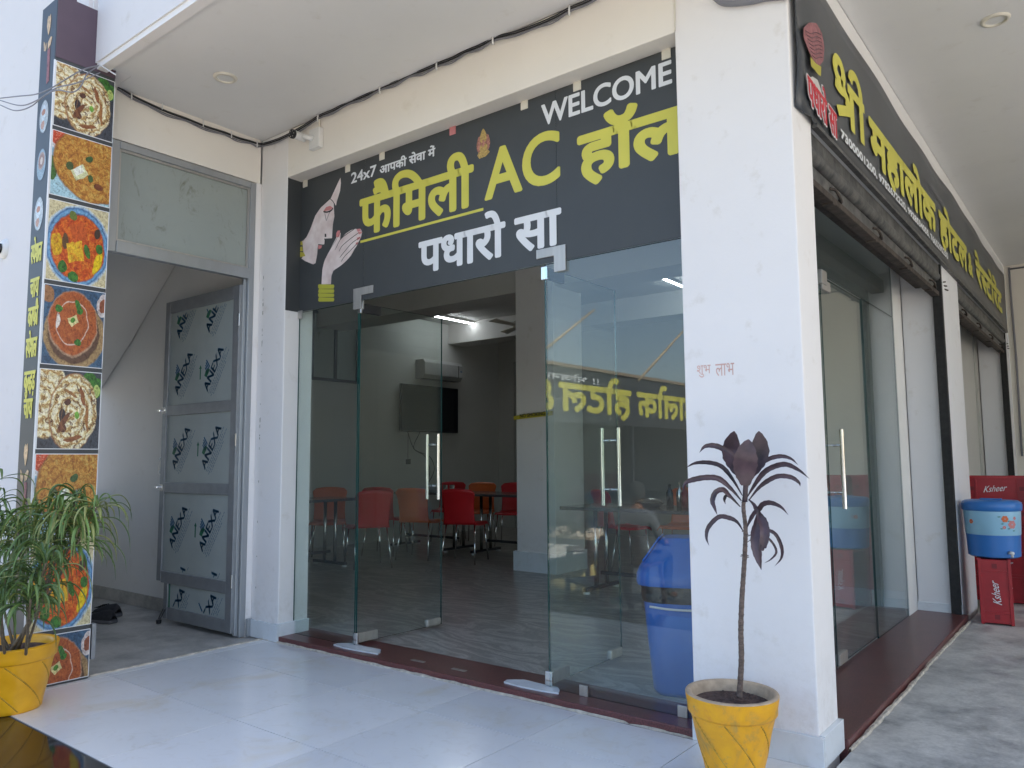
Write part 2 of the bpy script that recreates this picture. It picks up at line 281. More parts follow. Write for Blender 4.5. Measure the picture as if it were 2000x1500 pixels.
picture('picture_dal', {'k': 'n', 's': 3, 'r': [(.35, (.02, .05, .10)), (.6, (.06, .13, .22))]}, [
    E_(.06, .88, .10, .12, (.30, .15, .07)), E_(.98, .82, .12, .16, (.55, .5, .48)), E_(.98, .82, .07, .10, (.25, .08, .04)),
    E_(.52, .40, .52, .46, {'k': 'n', 's': 6, 'r': [(.3, (.24, .14, .06)), (.7, (.42, .30, .15))]}),
    E_(.50, .44, .44, .42, (.10, .05, .03)), E_(.48, .54, .42, .44, (.40, .26, .17)), E_(.48, .55, .405, .42, {'k': 'n', 's': 12, 'r': [(.3, (.24, .05, .02)), (.55, (.40, .11, .035)), (.7, (.48, .17, .06))]}),
    E_(.47, .55, .27, .30, (.74, .70, .62), -10, .92), E_(.24, .56, .10, .035, (.70, .64, .58), 80), E_(.48, .58, .075, .06, (.66, .60, .30), 30, 0, 'box'), E_(.47, .585, .035, .04, (.07, .22, .03)),
    E_(.24, .72, .07, .05, GRN), E_(.55, .78, .10, .045, GRN, -60), E_(.57, .30, .06, .05, GRN), E_(.58, .72, .06, .04, GRN)])
picture('picture_cup', (.05, .055, .06), [E_(.5, .5, .49, .49, {'k': 'n', 's': 2, 'r': [(.35, (.25, .32, .34)), (.6, (.60, .62, .60))]}), E_(.45, .62, .26, .25, (.60, .66, .68)), E_(.45, .64, .20, .10, (.45, .18, .07)), E_(.4, .26, .2, .13, (.50, .25, .14))])
picture('picture_coffee', (.05, .055, .06), [E_(.5, .5, .49, .49, {'k': 'n', 's': 2, 'r': [(.35, (.15, .22, .26)), (.6, (.32, .42, .46))]}), E_(.5, .62, .36, .28, (.40, .26, .17)), E_(.5, .62, .29, .22, (.28, .13, .06)), E_(.5, .62, .14, .13, (.62, .50, .38))])

# ------------------------------------------------------------------ mesh helpers
class MB:
    def __init__(s): s.v = []; s.f = []; s.m = []; s.uv = None
    def add(s, vs, fs, mi=0):
        o = len(s.v); s.v += [tuple(v) for v in vs]; s.f += [tuple(i+o for i in f) for f in fs]; s.m += [mi]*len(fs); return s
    def box(s, x0, x1, y0, y1, z0, z1, mi=0):
        if x0 > x1: x0, x1 = x1, x0
        if y0 > y1: y0, y1 = y1, y0
        if z0 > z1: z0, z1 = z1, z0
        return s.add([(x0, y0, z0), (x1, y0, z0), (x1, y1, z0), (x0, y1, z0), (x0, y0, z1), (x1, y0, z1), (x1, y1, z1), (x0, y1, z1)],
              [(0, 3, 2, 1), (4, 5, 6, 7), (0, 1, 5, 4), (1, 2, 6, 5), (2, 3, 7, 6), (3, 0, 4, 7)], mi)
    def pane(s, x0, x1, y0, y1, z0, z1):
        """glass sheet: the two large faces get material 0, the edges material 1"""
        s.box(x0, x1, y0, y1, z0, z1); n = len(s.f)-6
        d = {'x': x1-x0, 'y': y1-y0, 'z': z1-z0}; thin = min(d, key=lambda k: abs(d[k]))
        big = {'z': (0, 1), 'y': (2, 4), 'x': (3, 5)}[thin]
        for i in range(6): s.m[n+i] = 0 if i in big else 1
        return s
    def bar(s, a, b, w, h, mi=0):
        a = Vector(a); b = Vector(b); d = (b-a).normalized(); up = Vector((0, 0, 1)) if abs(d.z) < .95 else Vector((0, 1, 0))
        r = d.cross(up).normalized()*(w/2); u = r.cross(d).normalized()*(h/2)
        vs = [a-r-u, a+r-u, a+r+u, a-r+u, b-r-u, b+r-u, b+r+u, b-r+u]
        return s.add(vs, [(0, 1, 2, 3), (7, 6, 5, 4), (0, 4, 5, 1), (1, 5, 6, 2), (2, 6, 7, 3), (3, 7, 4, 0)], mi)
    def tube(s, pts, r, n=8, mi=0, cap=True):
        pts = [Vector(p) for p in pts]; rs = r if isinstance(r, (list, tuple)) else [r]*len(pts); rings = []; prev = None
        for i, p in enumerate(pts):
            d = (pts[min(i+1, len(pts)-1)]-pts[max(i-1, 0)])
            d = d.normalized() if d.length > 1e-9 else Vector((0, 0, 1))
            if prev is None: ref = Vector((0, 0, 1)) if abs(d.z) < .9 else Vector((1, 0, 0)); a = d.cross(ref).normalized()
            else: a = (prev-d*prev.dot(d)); a = a.normalized() if a.length > 1e-6 else d.orthogonal().normalized()
            prev = a; b = d.cross(a); rings.append([p+(a*cos(2*pi*k/n)+b*sin(2*pi*k/n))*rs[i] for k in range(n)])
        vs = [q for rg in rings for q in rg]; fs = []
        for i in range(len(rings)-1):
            for k in range(n):
                k2 = (k+1) % n; fs.append((i*n+k, i*n+k2, (i+1)*n+k2, (i+1)*n+k))
        if cap: fs += [tuple(range(n))[::-1], tuple((len(rings)-1)*n+k for k in range(n))]
        return s.add(vs, fs, mi)
    def lathe(s, prof, n=32, c=(0, 0, 0), mi=0, sx=1, sy=1, wob=None):
        vs = []; fs = []
        for (r, z) in prof:
            for k in range(n):
                a = 2*pi*k/n; rr = r*(wob(a, z) if wob else 1); vs.append((c[0]+rr*cos(a)*sx, c[1]+rr*sin(a)*sy, c[2]+z))
        for i in range(len(prof)-1):
            for k in range(n):
                k2 = (k+1) % n; fs.append((i*n+k, i*n+k2, (i+1)*n+k2, (i+1)*n+k))
        return s.add(vs, fs, mi)
    def poly(s, pts, mi=0): return s.add(pts, [tuple(range(len(pts)))], mi)
    def slab(s, pts, off, mi=0):
        """a flat outline given thickness by the offset vector"""
        n = len(pts); a = [Vector(p) for p in pts]; b = [p+Vector(off) for p in a]
        return s.add(a+b, [tuple(range(n)), tuple(range(2*n-1, n-1, -1))]+[(i, n+i, n+(i+1) % n, (i+1) % n) for i in range(n)], mi)
    def grid(s, P, mi=0, closed=False):
        h = len(P); wd = len(P[0]); vs = [q for r in P for q in r]; fs = []
        for i in range(h-1):
            for k in range(wd-1 if not closed else wd):
                fs.append((i*wd+k, i*wd+(k+1) % wd, (i+1)*wd+(k+1) % wd, (i+1)*wd+k))
        return s.add(vs, fs, mi)
    def mesh(s, name, mats, smooth=False, fix=True):
        me = bpy.data.meshes.new(name); me.from_pydata(s.v, [], s.f); me.update()
        for m in (mats if isinstance(mats, (list, tuple)) else [mats]): me.materials.append(MATS[m])
        for p, mi in zip(me.polygons, s.m): p.material_index = mi; p.use_smooth = smooth
        if fix:
            bm = bmesh.new(); bm.from_mesh(me); bmesh.ops.recalc_face_normals(bm, faces=bm.faces); bm.to_mesh(me); bm.free()
        return me
    def build(s, name, mats, parent=None, smooth=False, loc=None, bevel=0, solid=0, fix=True, auto=None):
        me = s.mesh(name, mats, smooth, fix); o = bpy.data.objects.new(name, me); COL.objects.link(o)
        if parent is not None: o.parent = parent
        if loc: o.location = loc
        if solid:
            md = o.modifiers.new('solid', 'SOLIDIFY'); md.thickness = solid; md.offset = 0
        if bevel:
            md = o.modifiers.new('bevel', 'BEVEL'); md.width = bevel; md.segments = 2; md.limit_method = 'ANGLE'; md.harden_normals = False
        if auto:
            try: me.set_sharp_from_angle(angle=radians(auto))
            except Exception: pass
        return o
def box(name, mat, x0, x1, y0, y1, z0, z1, parent=None, bevel=0):
    return MB().box(x0, x1, y0, y1, z0, z1).build(name, mat, parent, bevel=bevel)
def tag(o, label=None, cat=None, group=None, kind=None):
    if label: o['label'] = label
    if cat: o['category'] = cat
    if group: o['group'] = group
    if kind: o['kind'] = kind
    return o
def thing(name, label, cat, loc=(0, 0, 0), rz=0, group=None):
    o = bpy.data.objects.new(name, None); COL.objects.link(o); o.location = loc; o.rotation_euler = (0, 0, rz); o.empty_display_size = .1
    return tag(o, label, cat, group)
KIDS = {}
def dup(root, loc, rz, label, group=None, rx=None):
    r = root.copy(); COL.objects.link(r); r.location = loc; r.rotation_euler = (0, 0, rz) if rx is None else (*rx, rz)
    r['label'] = label
    if group: r['group'] = group
    for ch in list(root.children):
        c = ch.copy(); COL.objects.link(c); c.parent = r
        for g in ch.children:
            d = g.copy(); COL.objects.link(d); d.parent = c
    return r
def bez(pts, n=8):
    """smooth curve through points (Catmull-Rom)"""
    P = [Vector(p) for p in pts]; P = [P[0]*2-P[1]]+P+[P[-1]*2-P[-2]]; out = []
    for i in range(1, len(P)-2):
        for k in range(n):
            t = k/n; a, b, c, d = P[i-1:i+3]
            out.append(.5*((2*b)+(-a+c)*t+(2*a-5*b+4*c-d)*t*t+(-a+3*b-3*c+d)*t**3))
    out.append(P[-2]); return out

# --- lettering: outlines come from Blender's built-in font, fattened and fitted to a measured rectangle
def glyphs(text, res=7, clip=None):
    c = bpy.data.curves.new('lettering', 'FONT'); c.body = text; c.size = 1; c.resolution_u = res; c.fill_mode = 'FRONT'
    o = bpy.data.objects.new('lettering', c); COL.objects.link(o); bpy.context.view_layer.update()
    me = bpy.data.meshes.new_from_object(o.evaluated_get(bpy.context.evaluated_depsgraph_get()))
    bpy.data.objects.remove(o); bpy.data.curves.remove(c)
    if clip is not None:
        bm = bmesh.new(); bm.from_mesh(me); xs = [v.co.x for v in bm.verts]; x0, x1 = min(xs), max(xs)
        bmesh.ops.bisect_plane(bm, geom=bm.verts[:]+bm.edges[:]+bm.faces[:], plane_co=(x0+(x1-x0)*clip, 0, 0), plane_no=(1, 0, 0), clear_outer=True)
        bm.to_mesh(me); bm.free()
    V = [(v.co.x, v.co.y) for v in me.vertices]; F = [tuple(p.vertices) for p in me.polygons]; bpy.data.meshes.remove(me); return V, F
def adv(V): return max(v[0] for v in V) if V else 0
def compose(parts, gap=0.0):
    """parts: strings, or (string, clip) for half letters; laid out side by side"""
    V = []; F = []; x = 0
    for p in parts:
        if p == ' ': x += .28; continue
        if isinstance(p, tuple) and p[0] == 'draw': v, f = p[1]
        elif isinstance(p, tuple): v, f = glyphs(p[0], clip=p[1])
        else: v, f = glyphs(p)
        mn = min(a[0] for a in v); o = len(V)
        V += [(a-mn+x, b) for a, b in v]; F += [tuple(i+o for i in q) for q in f]; x = max(a[0] for a in V)+gap
    return V, F
def strokes(paths, wd):
    V = []; F = []
    for p in paths:
        cur = bez([(a, b, 0) for a, b in p], 6) if len(p) > 2 else [Vector((*q, 0)) for q in p]
        L = []; Rr = []
        for i, q in enumerate(cur):
            d = (cur[min(i+1, len(cur)-1)]-cur[max(i-1, 0)]).normalized(); n = Vector((-d.y, d.x, 0))*wd/2; L.append(q+n); Rr.append(q-n)
        o = len(V); kk = len(F); V += [(q.x, q.y, .00035*paths.index(p)) for q in L+Rr]; n = len(cur)
        F += [(o+i, o+i+1, o+n+i+1, o+n+i) for i in range(n-1)]
    return V, F
def fit_text(src, a, b, height_ref=None, fat=0.0, to=None, name='printed_word', mat='print_yellow', parent=None, depth=.0008, slant=0, hl=None):
    """src: text or parts. (a, b): rectangle in the plane (s0, t0, s1, t1): s along the words, t up. 'to' maps (s, t, depth) to the world.
    hl = the line the base of the letters (0) and their head line (0.62 of the size) go to, when given, instead of the whole box."""
    V, F = src if isinstance(src, tuple) and isinstance(src[0], list) else (compose(src) if isinstance(src, list) else glyphs(src))
    s0, s1 = a; t0, t1 = b; xs = [v[0] for v in V]; ys = [v[1] for v in V]; x0, x1 = min(xs), max(xs)
    y0, y1 = (min(ys), max(ys)) if hl is None else hl
    kx = (s1-s0)/(x1-x0); ky = (t1-t0)/(y1-y0); mb = MB(); shifts = [(0, 0)]
    if fat: shifts = [(fat*cos(q*pi/7), fat*.85*sin(q*pi/7)) for q in range(14)]+[(0, 0), (fat*.5, 0), (-fat*.5, 0)]
    for i, (dx, dy) in enumerate(shifts):
        mb.add([to(s0+(q[0]-x0)*kx+dx, t0+(q[1]-y0)*ky+dy, depth+i*.00004+(q[2] if len(q) > 2 else 0)) for q in V], F)
    return mb.build(name, mat, parent, fix=False)
def glyph_line(text): return text

# ================================================================== THE SETTING
GY = 3.33                                   # plane of the front glass
WX = -4.83                                  # plane of the doorway wall
# ground
tag(MB().box(-60, 60, -70, .55, -.50, -.32).build('ground', 'ground_yard'), 'sunlit pale beaten earth yard in front of the porch', kind='structure')
tag(MB().box(-60, 60, -38, -5.0, -.33, -.314).build('dark_band', 'asphalt'), 'added dark ground band that keeps the glass reflection dark', kind='structure')  # unseen dark ground, added to darken what the glass reflects
tag(MB().box(-60, 60, .55, 60, -.50, -.335).build('ground', 'ground_yard'), 'earth under and behind the building', kind='structure')
tag(MB().box(-7.0, -2.4, -6.0, -.1, -.33, -.312).build('dark_patch', 'asphalt'), 'added dark ground patch that dims the reflection over the bin', kind='structure')  # added dark ground; cuts the bright reflection in front of the bin
# porch base with tiles
pf = tag(MB().box(-4.66, -0.955, 1.535, 3.20, -.334, -.003).build('porch_floor', 'grout'), 'porch floor of large white marble tiles', kind='structure')
xs = [-4.578, -3.961, -3.344, -2.727, -2.110, -1.493]; ys = [1.535, 2.150, 2.766, 3.19]
cache = {}
xe = [-4.655]+xs+[-0.96]
for j in range(3):
    for i in range(len(xe)-1):
        wx = xe[i+1]-xe[i]; wy = ys[j+1]-ys[j]; key = (round(wx, 2), round(wy, 2))
        if key not in cache:
            cache[key] = MB().box(.0021, wx-.0021, .0021, wy-.0021, -.003, 0).mesh('tile', 'tile_white')
        o = bpy.data.objects.new('tile', cache[key]); COL.objects.link(o); o.parent = pf; o.location = (xe[i], ys[j], random.uniform(-.0004, .0004))
tag(MB().box(-7.6, -4.66, 1.2, 3.30, -.334, -.006).build('entry_floor', 'concrete_entry'), 'bare grey concrete floor inside the open doorway', kind='structure')
tag(MB().box(-.955, 6, 1.50, 14, -.334, -.006).build('passage_floor', 'concrete_worn'), 'blotched worn concrete floor of the side passage', kind='structure')
st = tag(MB().box(-9, 6, 1.13, 1.53, -.334, -.002).build('porch_step', 'granite_black', bevel=.004), 'polished black granite step edging the porch', kind='structure')
tag(MB().box(-9, 6, .80, 1.128, -.334, -.17).build('porch_step', 'granite_black', bevel=.004), 'lower polished black granite step', kind='structure')
# ragged mortar seams
def seam(name, pts, wd, hgt, label):
    mb = MB(); cur = bez(pts, 14); L = []; Rr = []; T = []
    P = []
    for i, q in enumerate(cur):
        d = (cur[min(i+1, len(cur)-1)]-cur[max(i-1, 0)]).normalized(); n = Vector((-d.y, d.x, 0)); wl = wd*random.uniform(.35, 1.1); wr = wd*random.uniform(.35, 1.1)
        P.append([q+n*wl-Vector((0, 0, .004)), q+n*wl*.6+Vector((0, 0, hgt*random.uniform(.5, 1))), q-n*wr*.6+Vector((0, 0, hgt*random.uniform(.5, 1))), q-n*wr-Vector((0, 0, .004))])
    mb.grid(P); return tag(mb.build(name, 'mortar'), label, kind='structure')
seam('mortar_seam', [(-4.66, 2.07, 0), (-4.655, 2.45, 0), (-4.665, 2.8, 0), (-4.66, 3.20, 0)], .016, .010, 'ragged mortar seam between tiles and concrete')
seam('mortar_seam', [(-4.70, 3.20, 0), (-4.0, 3.205, 0), (-3.2, 3.20, 0), (-2.4, 3.207, 0), (-1.53, 3.21, 0)], .012, .012, 'ragged mortar seam under the red granite sill')
seam('mortar_seam', [(-.955, 3.46, 0), (-.95, 4.4, 0), (-.957, 5.4, 0), (-.95, 6.62, 0)], .014, .010, 'ragged mortar seam beside the side sill')
# hall floor, walls and ceiling
tag(MB().box(-8.6, -1.315, 3.516, 13.0, -.334, .035).build('hall_floor', 'granite_streaked'), 'dark floor of swirling streaked stone inside the hall', kind='structure')
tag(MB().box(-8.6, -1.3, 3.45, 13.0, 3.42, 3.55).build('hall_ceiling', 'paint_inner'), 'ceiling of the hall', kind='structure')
def wall(name, mat, label, *b, bevel=0):
    mb = MB()
    for q in b: mb.box(*q)
    return tag(mb.build(name, mat, bevel=bevel), label, 'wall')
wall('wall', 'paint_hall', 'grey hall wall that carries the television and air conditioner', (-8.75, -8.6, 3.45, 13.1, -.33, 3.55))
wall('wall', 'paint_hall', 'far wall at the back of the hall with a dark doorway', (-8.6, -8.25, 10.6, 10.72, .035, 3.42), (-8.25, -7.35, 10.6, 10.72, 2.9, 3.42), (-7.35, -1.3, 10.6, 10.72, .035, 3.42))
wall('wall', 'paint_inner', 'dim room wall seen through the doorway at the back', (-8.6, -1.3, 12.9, 13.1, .035, 3.42), (-1.45, -1.31, 10.73, 12.9, .035, 3.42))
wall('wall', 'paint_entry', 'white partition behind the open metal door', (-8.6, -4.84, 3.30, 3.45, -.33, 3.55))
wall('wall', 'paint_white', 'narrow plaster strip between metal door frame and pillar', (-4.90, -4.831, 3.169, 3.299, -.33, 3.22))
wall('wall', 'paint_entry', 'greenish plaster return at the far end of the side glass', (-1.325, -1.301, 6.40, 6.69, .036, 2.66))
wall('wall', 'paint_white', 'small corner piece of wall above the signboard', (-4.86, -4.62, 2.056, 2.139, 3.551, 3.9))
wall('wall', 'paint_inner', 'side passage wall behind the second shutter', (-1.45, -1.31, 7.43, 10.6, .0, 2.7))
# stair room
wall('wall', 'paint_entry', 'end wall of the small stair entry room with an added opening that lets daylight in', (-7.6, -7.45, 2.141, 3.299, -.33, .9), (-7.6, -7.45, 2.141, 2.25, .9, 3.55))  # the gap is added, unseen, to brighten the stair entry
wall('wall', 'paint_outer', 'bright white outer wall at the left with a dome camera', (-8.3, -4.87, 1.98, 2.14, -.33, 4.7))
sk = MB().box(-7.45, -4.86, 3.285, 3.30, -.004, .10).build('skirting', 'concrete_entry'); tag(sk, 'grey skirting along the foot of the stair entry wall', 'skirting')
sl = MB().slab([(-7.45, 2.16, 1.86), (-6.87, 2.16, 2.28), (-6.18, 2.16, 2.84), (-5.5, 2.16, 3.45), (-5.3, 2.16, 3.55), (-5.5, 2.16, 3.55), (-7.45, 2.16, 2.02)], (0, 1.13, 0)).build('stair_flight', 'paint_entry')
tag(sl, 'sloping plastered underside of the stair flight above the entry', 'stairs')
# outer ceiling and upper storey
tag(MB().box(-4.84, -1.53, 2.14, 3.21, 3.55, 3.9).box(-4.62, -1.0, 1.96, 2.14, 3.55, 3.9).box(-1.53, -1.0, 2.14, 3.21, 3.55, 3.9).build('porch_ceiling', 'paint_soffit'), 'smooth pale grey ceiling over the porch', kind='structure')
tag(MB().box(-1.0, 6.5, 1.96, 11.2, 3.55, 3.9).build('passage_ceiling', 'paint_soffit'), 'pale grey ceiling over the side passage', kind='structure')
box('drip_edge', 'paint_white', -4.62, 6.5, 1.94, 1.998, 3.515, 3.55)
tag(bpy.data.objects['drip_edge'], 'thin plaster drip line along the front edge of the ceiling', 'moulding')
up = MB().box(-4.62, 6.5, 1.93, 1.96, 3.55, 4.7).box(-7.6, 6.5, 2.14, 13.1, 3.9, 4.7).box(-8.75, -7.6, 3.3, 13.1, 3.9, 4.7).build('upper_storey', 'paint_outer')
tag(up, 'plain white upper storey wall above the porch ceiling', 'building')
# pillars
def pillar(name, x0, x1, y0, y1, label, mat='paint_white', sides='fr', top=3.55, h=.10, t=.018):
    r = thing(name, label, 'pillar', ((x0+x1)/2, (y0+y1)/2, 0)); cx, cy = (x0+x1)/2, (y0+y1)/2
    MB().box(x0-cx, x1-cx, y0-cy, y1-cy, -.33, top).build('shaft', mat, r, bevel=.006)
    if 'f' in sides: MB().box(x0-cx-t*('l' in sides), x1-cx+t*('r' in sides), y0-cy-t, y0-cy-.0005, 0, h).build('skirting_tile', 'marble_skirt', r, bevel=.002)
    if 'r' in sides: MB().box(x1-cx+.0005, x1-cx+t, y0-cy+.0005, y1-cy, 0, h+.004).build('skirting_tile', 'marble_skirt', r, bevel=.002)
    if 'l' in sides: MB().box(x0-cx-t, x0-cx-.0005, y0-cy+.0005, y1-cy, 0, h+.004).build('skirting_tile', 'marble_skirt', r, bevel=.002)
    return r
pr = pillar('pillar', -1.525, -1.0, 3.21, 3.47, 'broad white corner pillar with faint red scribbles behind the purple plant', sides='fr', h=.115, t=.022)
pl = pillar('pillar', -4.83, -4.515, 3.21, 3.45, 'narrow white pillar between the metal door and the glass front', sides='fr', h=.115)
pin = pillar('pillar', -5.11, -4.61, 6.60, 7.15, 'inner grey pillar crossed by a yellow and black tape', 'paint_white', sides='flr', h=.20, t=.03, top=3.42); pin.location.z = .035
p2 = pillar('pillar', -1.30, -1.0, 6.70, 7.42, 'white pillar with chipped edge between the two roller shutters', 'paint_dirty', sides='f', h=.10, top=2.68)
p4 = pillar('pillar', -2.05, -1.315, 6.62, 7.15, 'greenish wall pier seen through the side glass', 'paint_inner', sides='f', h=.14, top=3.42); p4.location.z = .035
p5 = pillar('pillar', -1.30, -1.0, 10.95, 11.2, 'farthest white pillar at the end of the side passage', 'paint_dirty', sides='f', top=2.68)
# chips of paint missing from the pillar edges
ch = MB()
for i in range(26):
    z = random.choice([random.uniform(1.9, 2.8), random.uniform(1.0, 2.6), random.uniform(.2, 2.4)]); w_ = random.uniform(.003, .008); h_ = random.uniform(.006, .03)
    ch.slab([(-4.832-.0+0, 3.222, z), (-4.80, 3.2085, z-.002), (-4.80+w_, 3.2085, z+h_*.5), (-4.80+w_*.4, 3.2085, z+h_)], (0, -.0012, 0)) if False else ch.slab([(-4.775, 3.2088, z), (-4.775+w_, 3.2088, z+h_*.2), (-4.775+w_*.8, 3.2088, z+h_), (-4.775-.002, 3.2088, z+h_*.7)], (0, -.0012, 0))
ch.build('paint_chip', 'concrete_entry', None); cc = bpy.data.objects['paint_chip']; cc.parent = pl; cc.matrix_parent_inverse = Matrix.Translation((4.6725, -3.33, 0)); cc['kind'] = 'stuff'
# beams
tag(box('beam', 'paint_cream', -4.83, -1.526, 3.212, 3.45, 3.20, 3.549, bevel=.005), 'long cream lintel beam above the glass front', 'beam')
tag(box('beam', 'paint_cream', -4.87, -4.831, 2.141, 3.20, 3.22, 3.549), 'cream wall strip above the aluminium door frame', 'beam')
tag(MB().box(-1.30, -1.0, 3.47, 11.2, 2.68, 3.549).build('beam', 'paint_soffit', bevel=.004), 'long lintel behind the side banner', 'beam')
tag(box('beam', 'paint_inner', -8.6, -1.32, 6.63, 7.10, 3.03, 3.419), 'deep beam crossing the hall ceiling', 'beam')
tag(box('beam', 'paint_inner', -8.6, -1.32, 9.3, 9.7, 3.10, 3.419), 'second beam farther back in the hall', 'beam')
tag(MB().box(-1.0, 6.5, 11.2, 11.35, -.33, 3.55).build('wall', 'paint_beige'), 'beige end wall of the side passage', 'wall')
tag(MB().box(6.5, 6.7, 8.0, 11.35, -.33, 4.7).build('wall', 'paint_beige'), 'added beige wall, out of view, that blocks light from the right of the passage', 'wall')  # unseen wall added to keep the passage and the door reflections dim

# ================================================================== GLASS FRONT
gf = thing('glass_front', 'frameless glass shopfront around the double door opening', 'shopfront', (-3, GY, 0))
def child(o, root):
    o.parent = root; o.matrix_parent_inverse = Matrix.Translation(-Vector(root.location)) if root.rotation_euler.z == 0 else (Matrix.Translation(root.location) @ Matrix.Rotation(root.rotation_euler.z, 4, 'Z')).inverted()
    return o
TH = .010; SZ = .036; HZ = 2.245; TZ = 3.205
def pane(x0, x1, y0, y1, z0, z1, root, name='glass_pane'):
    return child(MB().pane(x0, x1, y0, y1, z0, z1).build(name, ['glass_clear', 'glass_edge'], fix=False), root)
pane(-4.513, -3.885, GY, GY+TH, SZ, HZ-.002, gf)
pane(-2.375, -1.53, GY, GY+TH, SZ, HZ-.002, gf)
for x0, x1 in ((-4.513, -3.834), (-3.831, -2.292), (-2.289, -1.53)): pane(x0, x1, GY, GY+TH, HZ, TZ, gf, 'transom_pane')
for u, v, mt in ((597, 366, 'steel_brushed'), (680, 333, 'steel_brushed'), (747, 309, 'steel_brushed'), (885, 263, 'print_pink'), (1025, 211, 'steel_brushed'), (1128, 173, 'steel_brushed'), (1302, 109, 'steel_brushed')):
    p = at(u, v, 1, GY); child(MB().box(p.x-.024, p.x+.024, GY-.006, GY-.0005, TZ-.055, TZ-.004).build('glass_clip', 'plastic_cream' if mt != 'print_pink' else mt), gf)
p = at(561, 608, 1, GY); child(MB().box(-4.514, -4.47, GY-.012, GY-.0005, 2.20, 2.255).build('glass_clip', 'steel_brushed'), gf)
for x in (-2.165, -1.635): child(MB().box(x-.024, x+.024, GY-.010, GY-.0005, SZ, SZ+.052).build('glass_clip', 'steel_brushed', bevel=.002), gf)
# L shaped patch plates at the door heads
def patch(xa, flip):
    s = 1 if flip else -1
    pts = [(0, -.055), (0, .085), (.19*-s, .085), (.19*-s, .035), (.075*-s, .035), (.075*-s, -.055)]
    mb = MB().slab([(xa+a, GY-.010, HZ+b) for a, b in pts], (0, .008, 0)); mb.slab([(xa+a, GY+TH+.001, HZ+b) for a, b in pts], (0, .010, 0))
    child(mb.build('patch_plate', 'steel_brushed', bevel=.0015), gf)
patch(-3.925, False); patch(-2.235, True)
# sign film on the transom
vs = thing('window_sign', 'dark film sign across the glass top reading WELCOME and AC hall in yellow Hindi', 'sign', (-3, GY-.002, 0))
VY = GY-.0022
for xa, xb in ((-4.511, -3.8335), (-3.8315, -2.2915), (-2.2895, -1.532)): child(MB().box(xa, xb, VY, VY+.0012, HZ+.002, TZ-.008).build('film', 'vinyl_dark'), vs)
child(MB().box(-4.5138, -4.5125, 3.213, VY+.0012, HZ+.002, TZ-.008).build('film_wrap', 'vinyl_dark'), vs)
def front(s, t, d): return (s, VY-d, t)
def vt(src, a, b, fat, mat='print_yellow', **k): return child(fit_text(src, a, b, fat=fat, to=front, mat=mat, **k), vs)
HL = (0.0, .64)        # base line and head line of the Devanagari letters, in font units
vt('फैिमली', (-3.868, -2.890), (2.685, 2.925), .0135, hl=HL)
vt('AC', (-2.785, -2.275), (2.69, 2.975), .010)
vt('हॉल', (-2.140, -1.545), (2.672, 2.890), .0155, hl=HL)
vt('पधारो सा', (-3.318, -2.272), (2.345, 2.535), .010, 'print_white', hl=HL)
vt('WELCOME', (-2.382, -1.605), (3.020, 3.137), .0042, 'print_white')
vt('24x7', (-3.968, -3.722), (3.060, 3.132), .0028, 'print_white')
vt('आपकी सेवा में', (-3.685, -3.190), (3.058, 3.108), .0028, 'print_white', hl=HL)
child(MB().box(-3.868, -2.805, VY-.0012, VY-.0002, 2.632, 2.648).build('underline', 'print_yellow'), vs)
# woman's folded hands and face, traced on the film
def trace(pts, z0=(560, 330), k=260/1345):
    return [at(z0[0]+a*k, z0[1]+b*k, 1, VY) for a, b in pts]
def flat(pts, mat, name, d, root=vs):
    P = [Vector((q.x, VY-d, q.z)) for q in trace(pts)]
    return child(MB().slab(P, (0, .0006, 0)).build(name, mat), root)
face = [(543, 85), (548, 140), (540, 220), (515, 300), (505, 330), (498, 372), (474, 330), (478, 420), (482, 480), (466, 560), (458, 700), (384, 704), (380, 768), (318, 760), (312, 800), (308, 860), (292, 950), (268, 964), (185, 930), (150, 905), (172, 870), (158, 730), (200, 690), (238, 610), (290, 470), (345, 390), (445, 300), (500, 180)]
flat(face, 'skin_print', 'printed_face', .0008)
hand = [(690, 605), (750, 610), (762, 640), (750, 690), (700, 790), (650, 880), (560, 970), (470, 1030), (452, 1080), (446, 1165), (352, 1165), (360, 1020), (380, 930), (440, 810), (500, 700), (530, 630), (545, 650), (540, 715), (600, 650), (650, 618)]
flat(hand, 'skin_print', 'printed_hand', .0008)
def line(pts, wd, mat, name, d=.0016):
    P = trace(pts); mb = MB(); cur = bez([(q.x, q.z, 0) for q in P], 5); V, F = [], []
    L = []; R_ = []; n = len(cur)
    for i, q in enumerate(cur):
        dd = (cur[min(i+1, n-1)]-cur[max(i-1, 0)]).normalized(); nn = Vector((-dd.y, dd.x, 0))*wd/2*(1 if 0 < i < n-1 else .4); L.append(q+nn); R_.append(q-nn)
    V = [(q.x, VY-d, q.y) for q in L+R_]; mb.add(V, [(i, i+1, n+i+1, n+i) for i in range(n-1)]); return mb
ink = MB()
for pts, wd in (([(545, 85), (495, 180), (440, 300)], .004), ([(440, 300), (340, 395), (285, 480), (235, 615), (165, 735)], .0035), ([(440, 302), (470, 330), (485, 365)], .006), ([(372, 432), (410, 436), (450, 420), (470, 395)], .011), ([(385, 440), (402, 525)], .004), ([(402, 525), (430, 450), (450, 425)], .004), ([(380, 700), (392, 740), (378, 766), (318, 762)], .004),
               ([(540, 640), (500, 720), (440, 815), (385, 920), (352, 1040), (345, 1160)], .003), ([(690, 605), (600, 665), (540, 720), (490, 820)], .005), ([(735, 640), (640, 710), (560, 780), (530, 835)], .005), ([(745, 690), (660, 750), (590, 830), (535, 898)], .005), ([(720, 745), (650, 820), (590, 880), (550, 938)], .005), ([(700, 790), (640, 890), (560, 970), (472, 1030)], .003)):
    q = line(pts, wd, None, None); ink.add(q.v, q.f)
child(ink.build('printed_line', 'print_black', fix=False), vs)
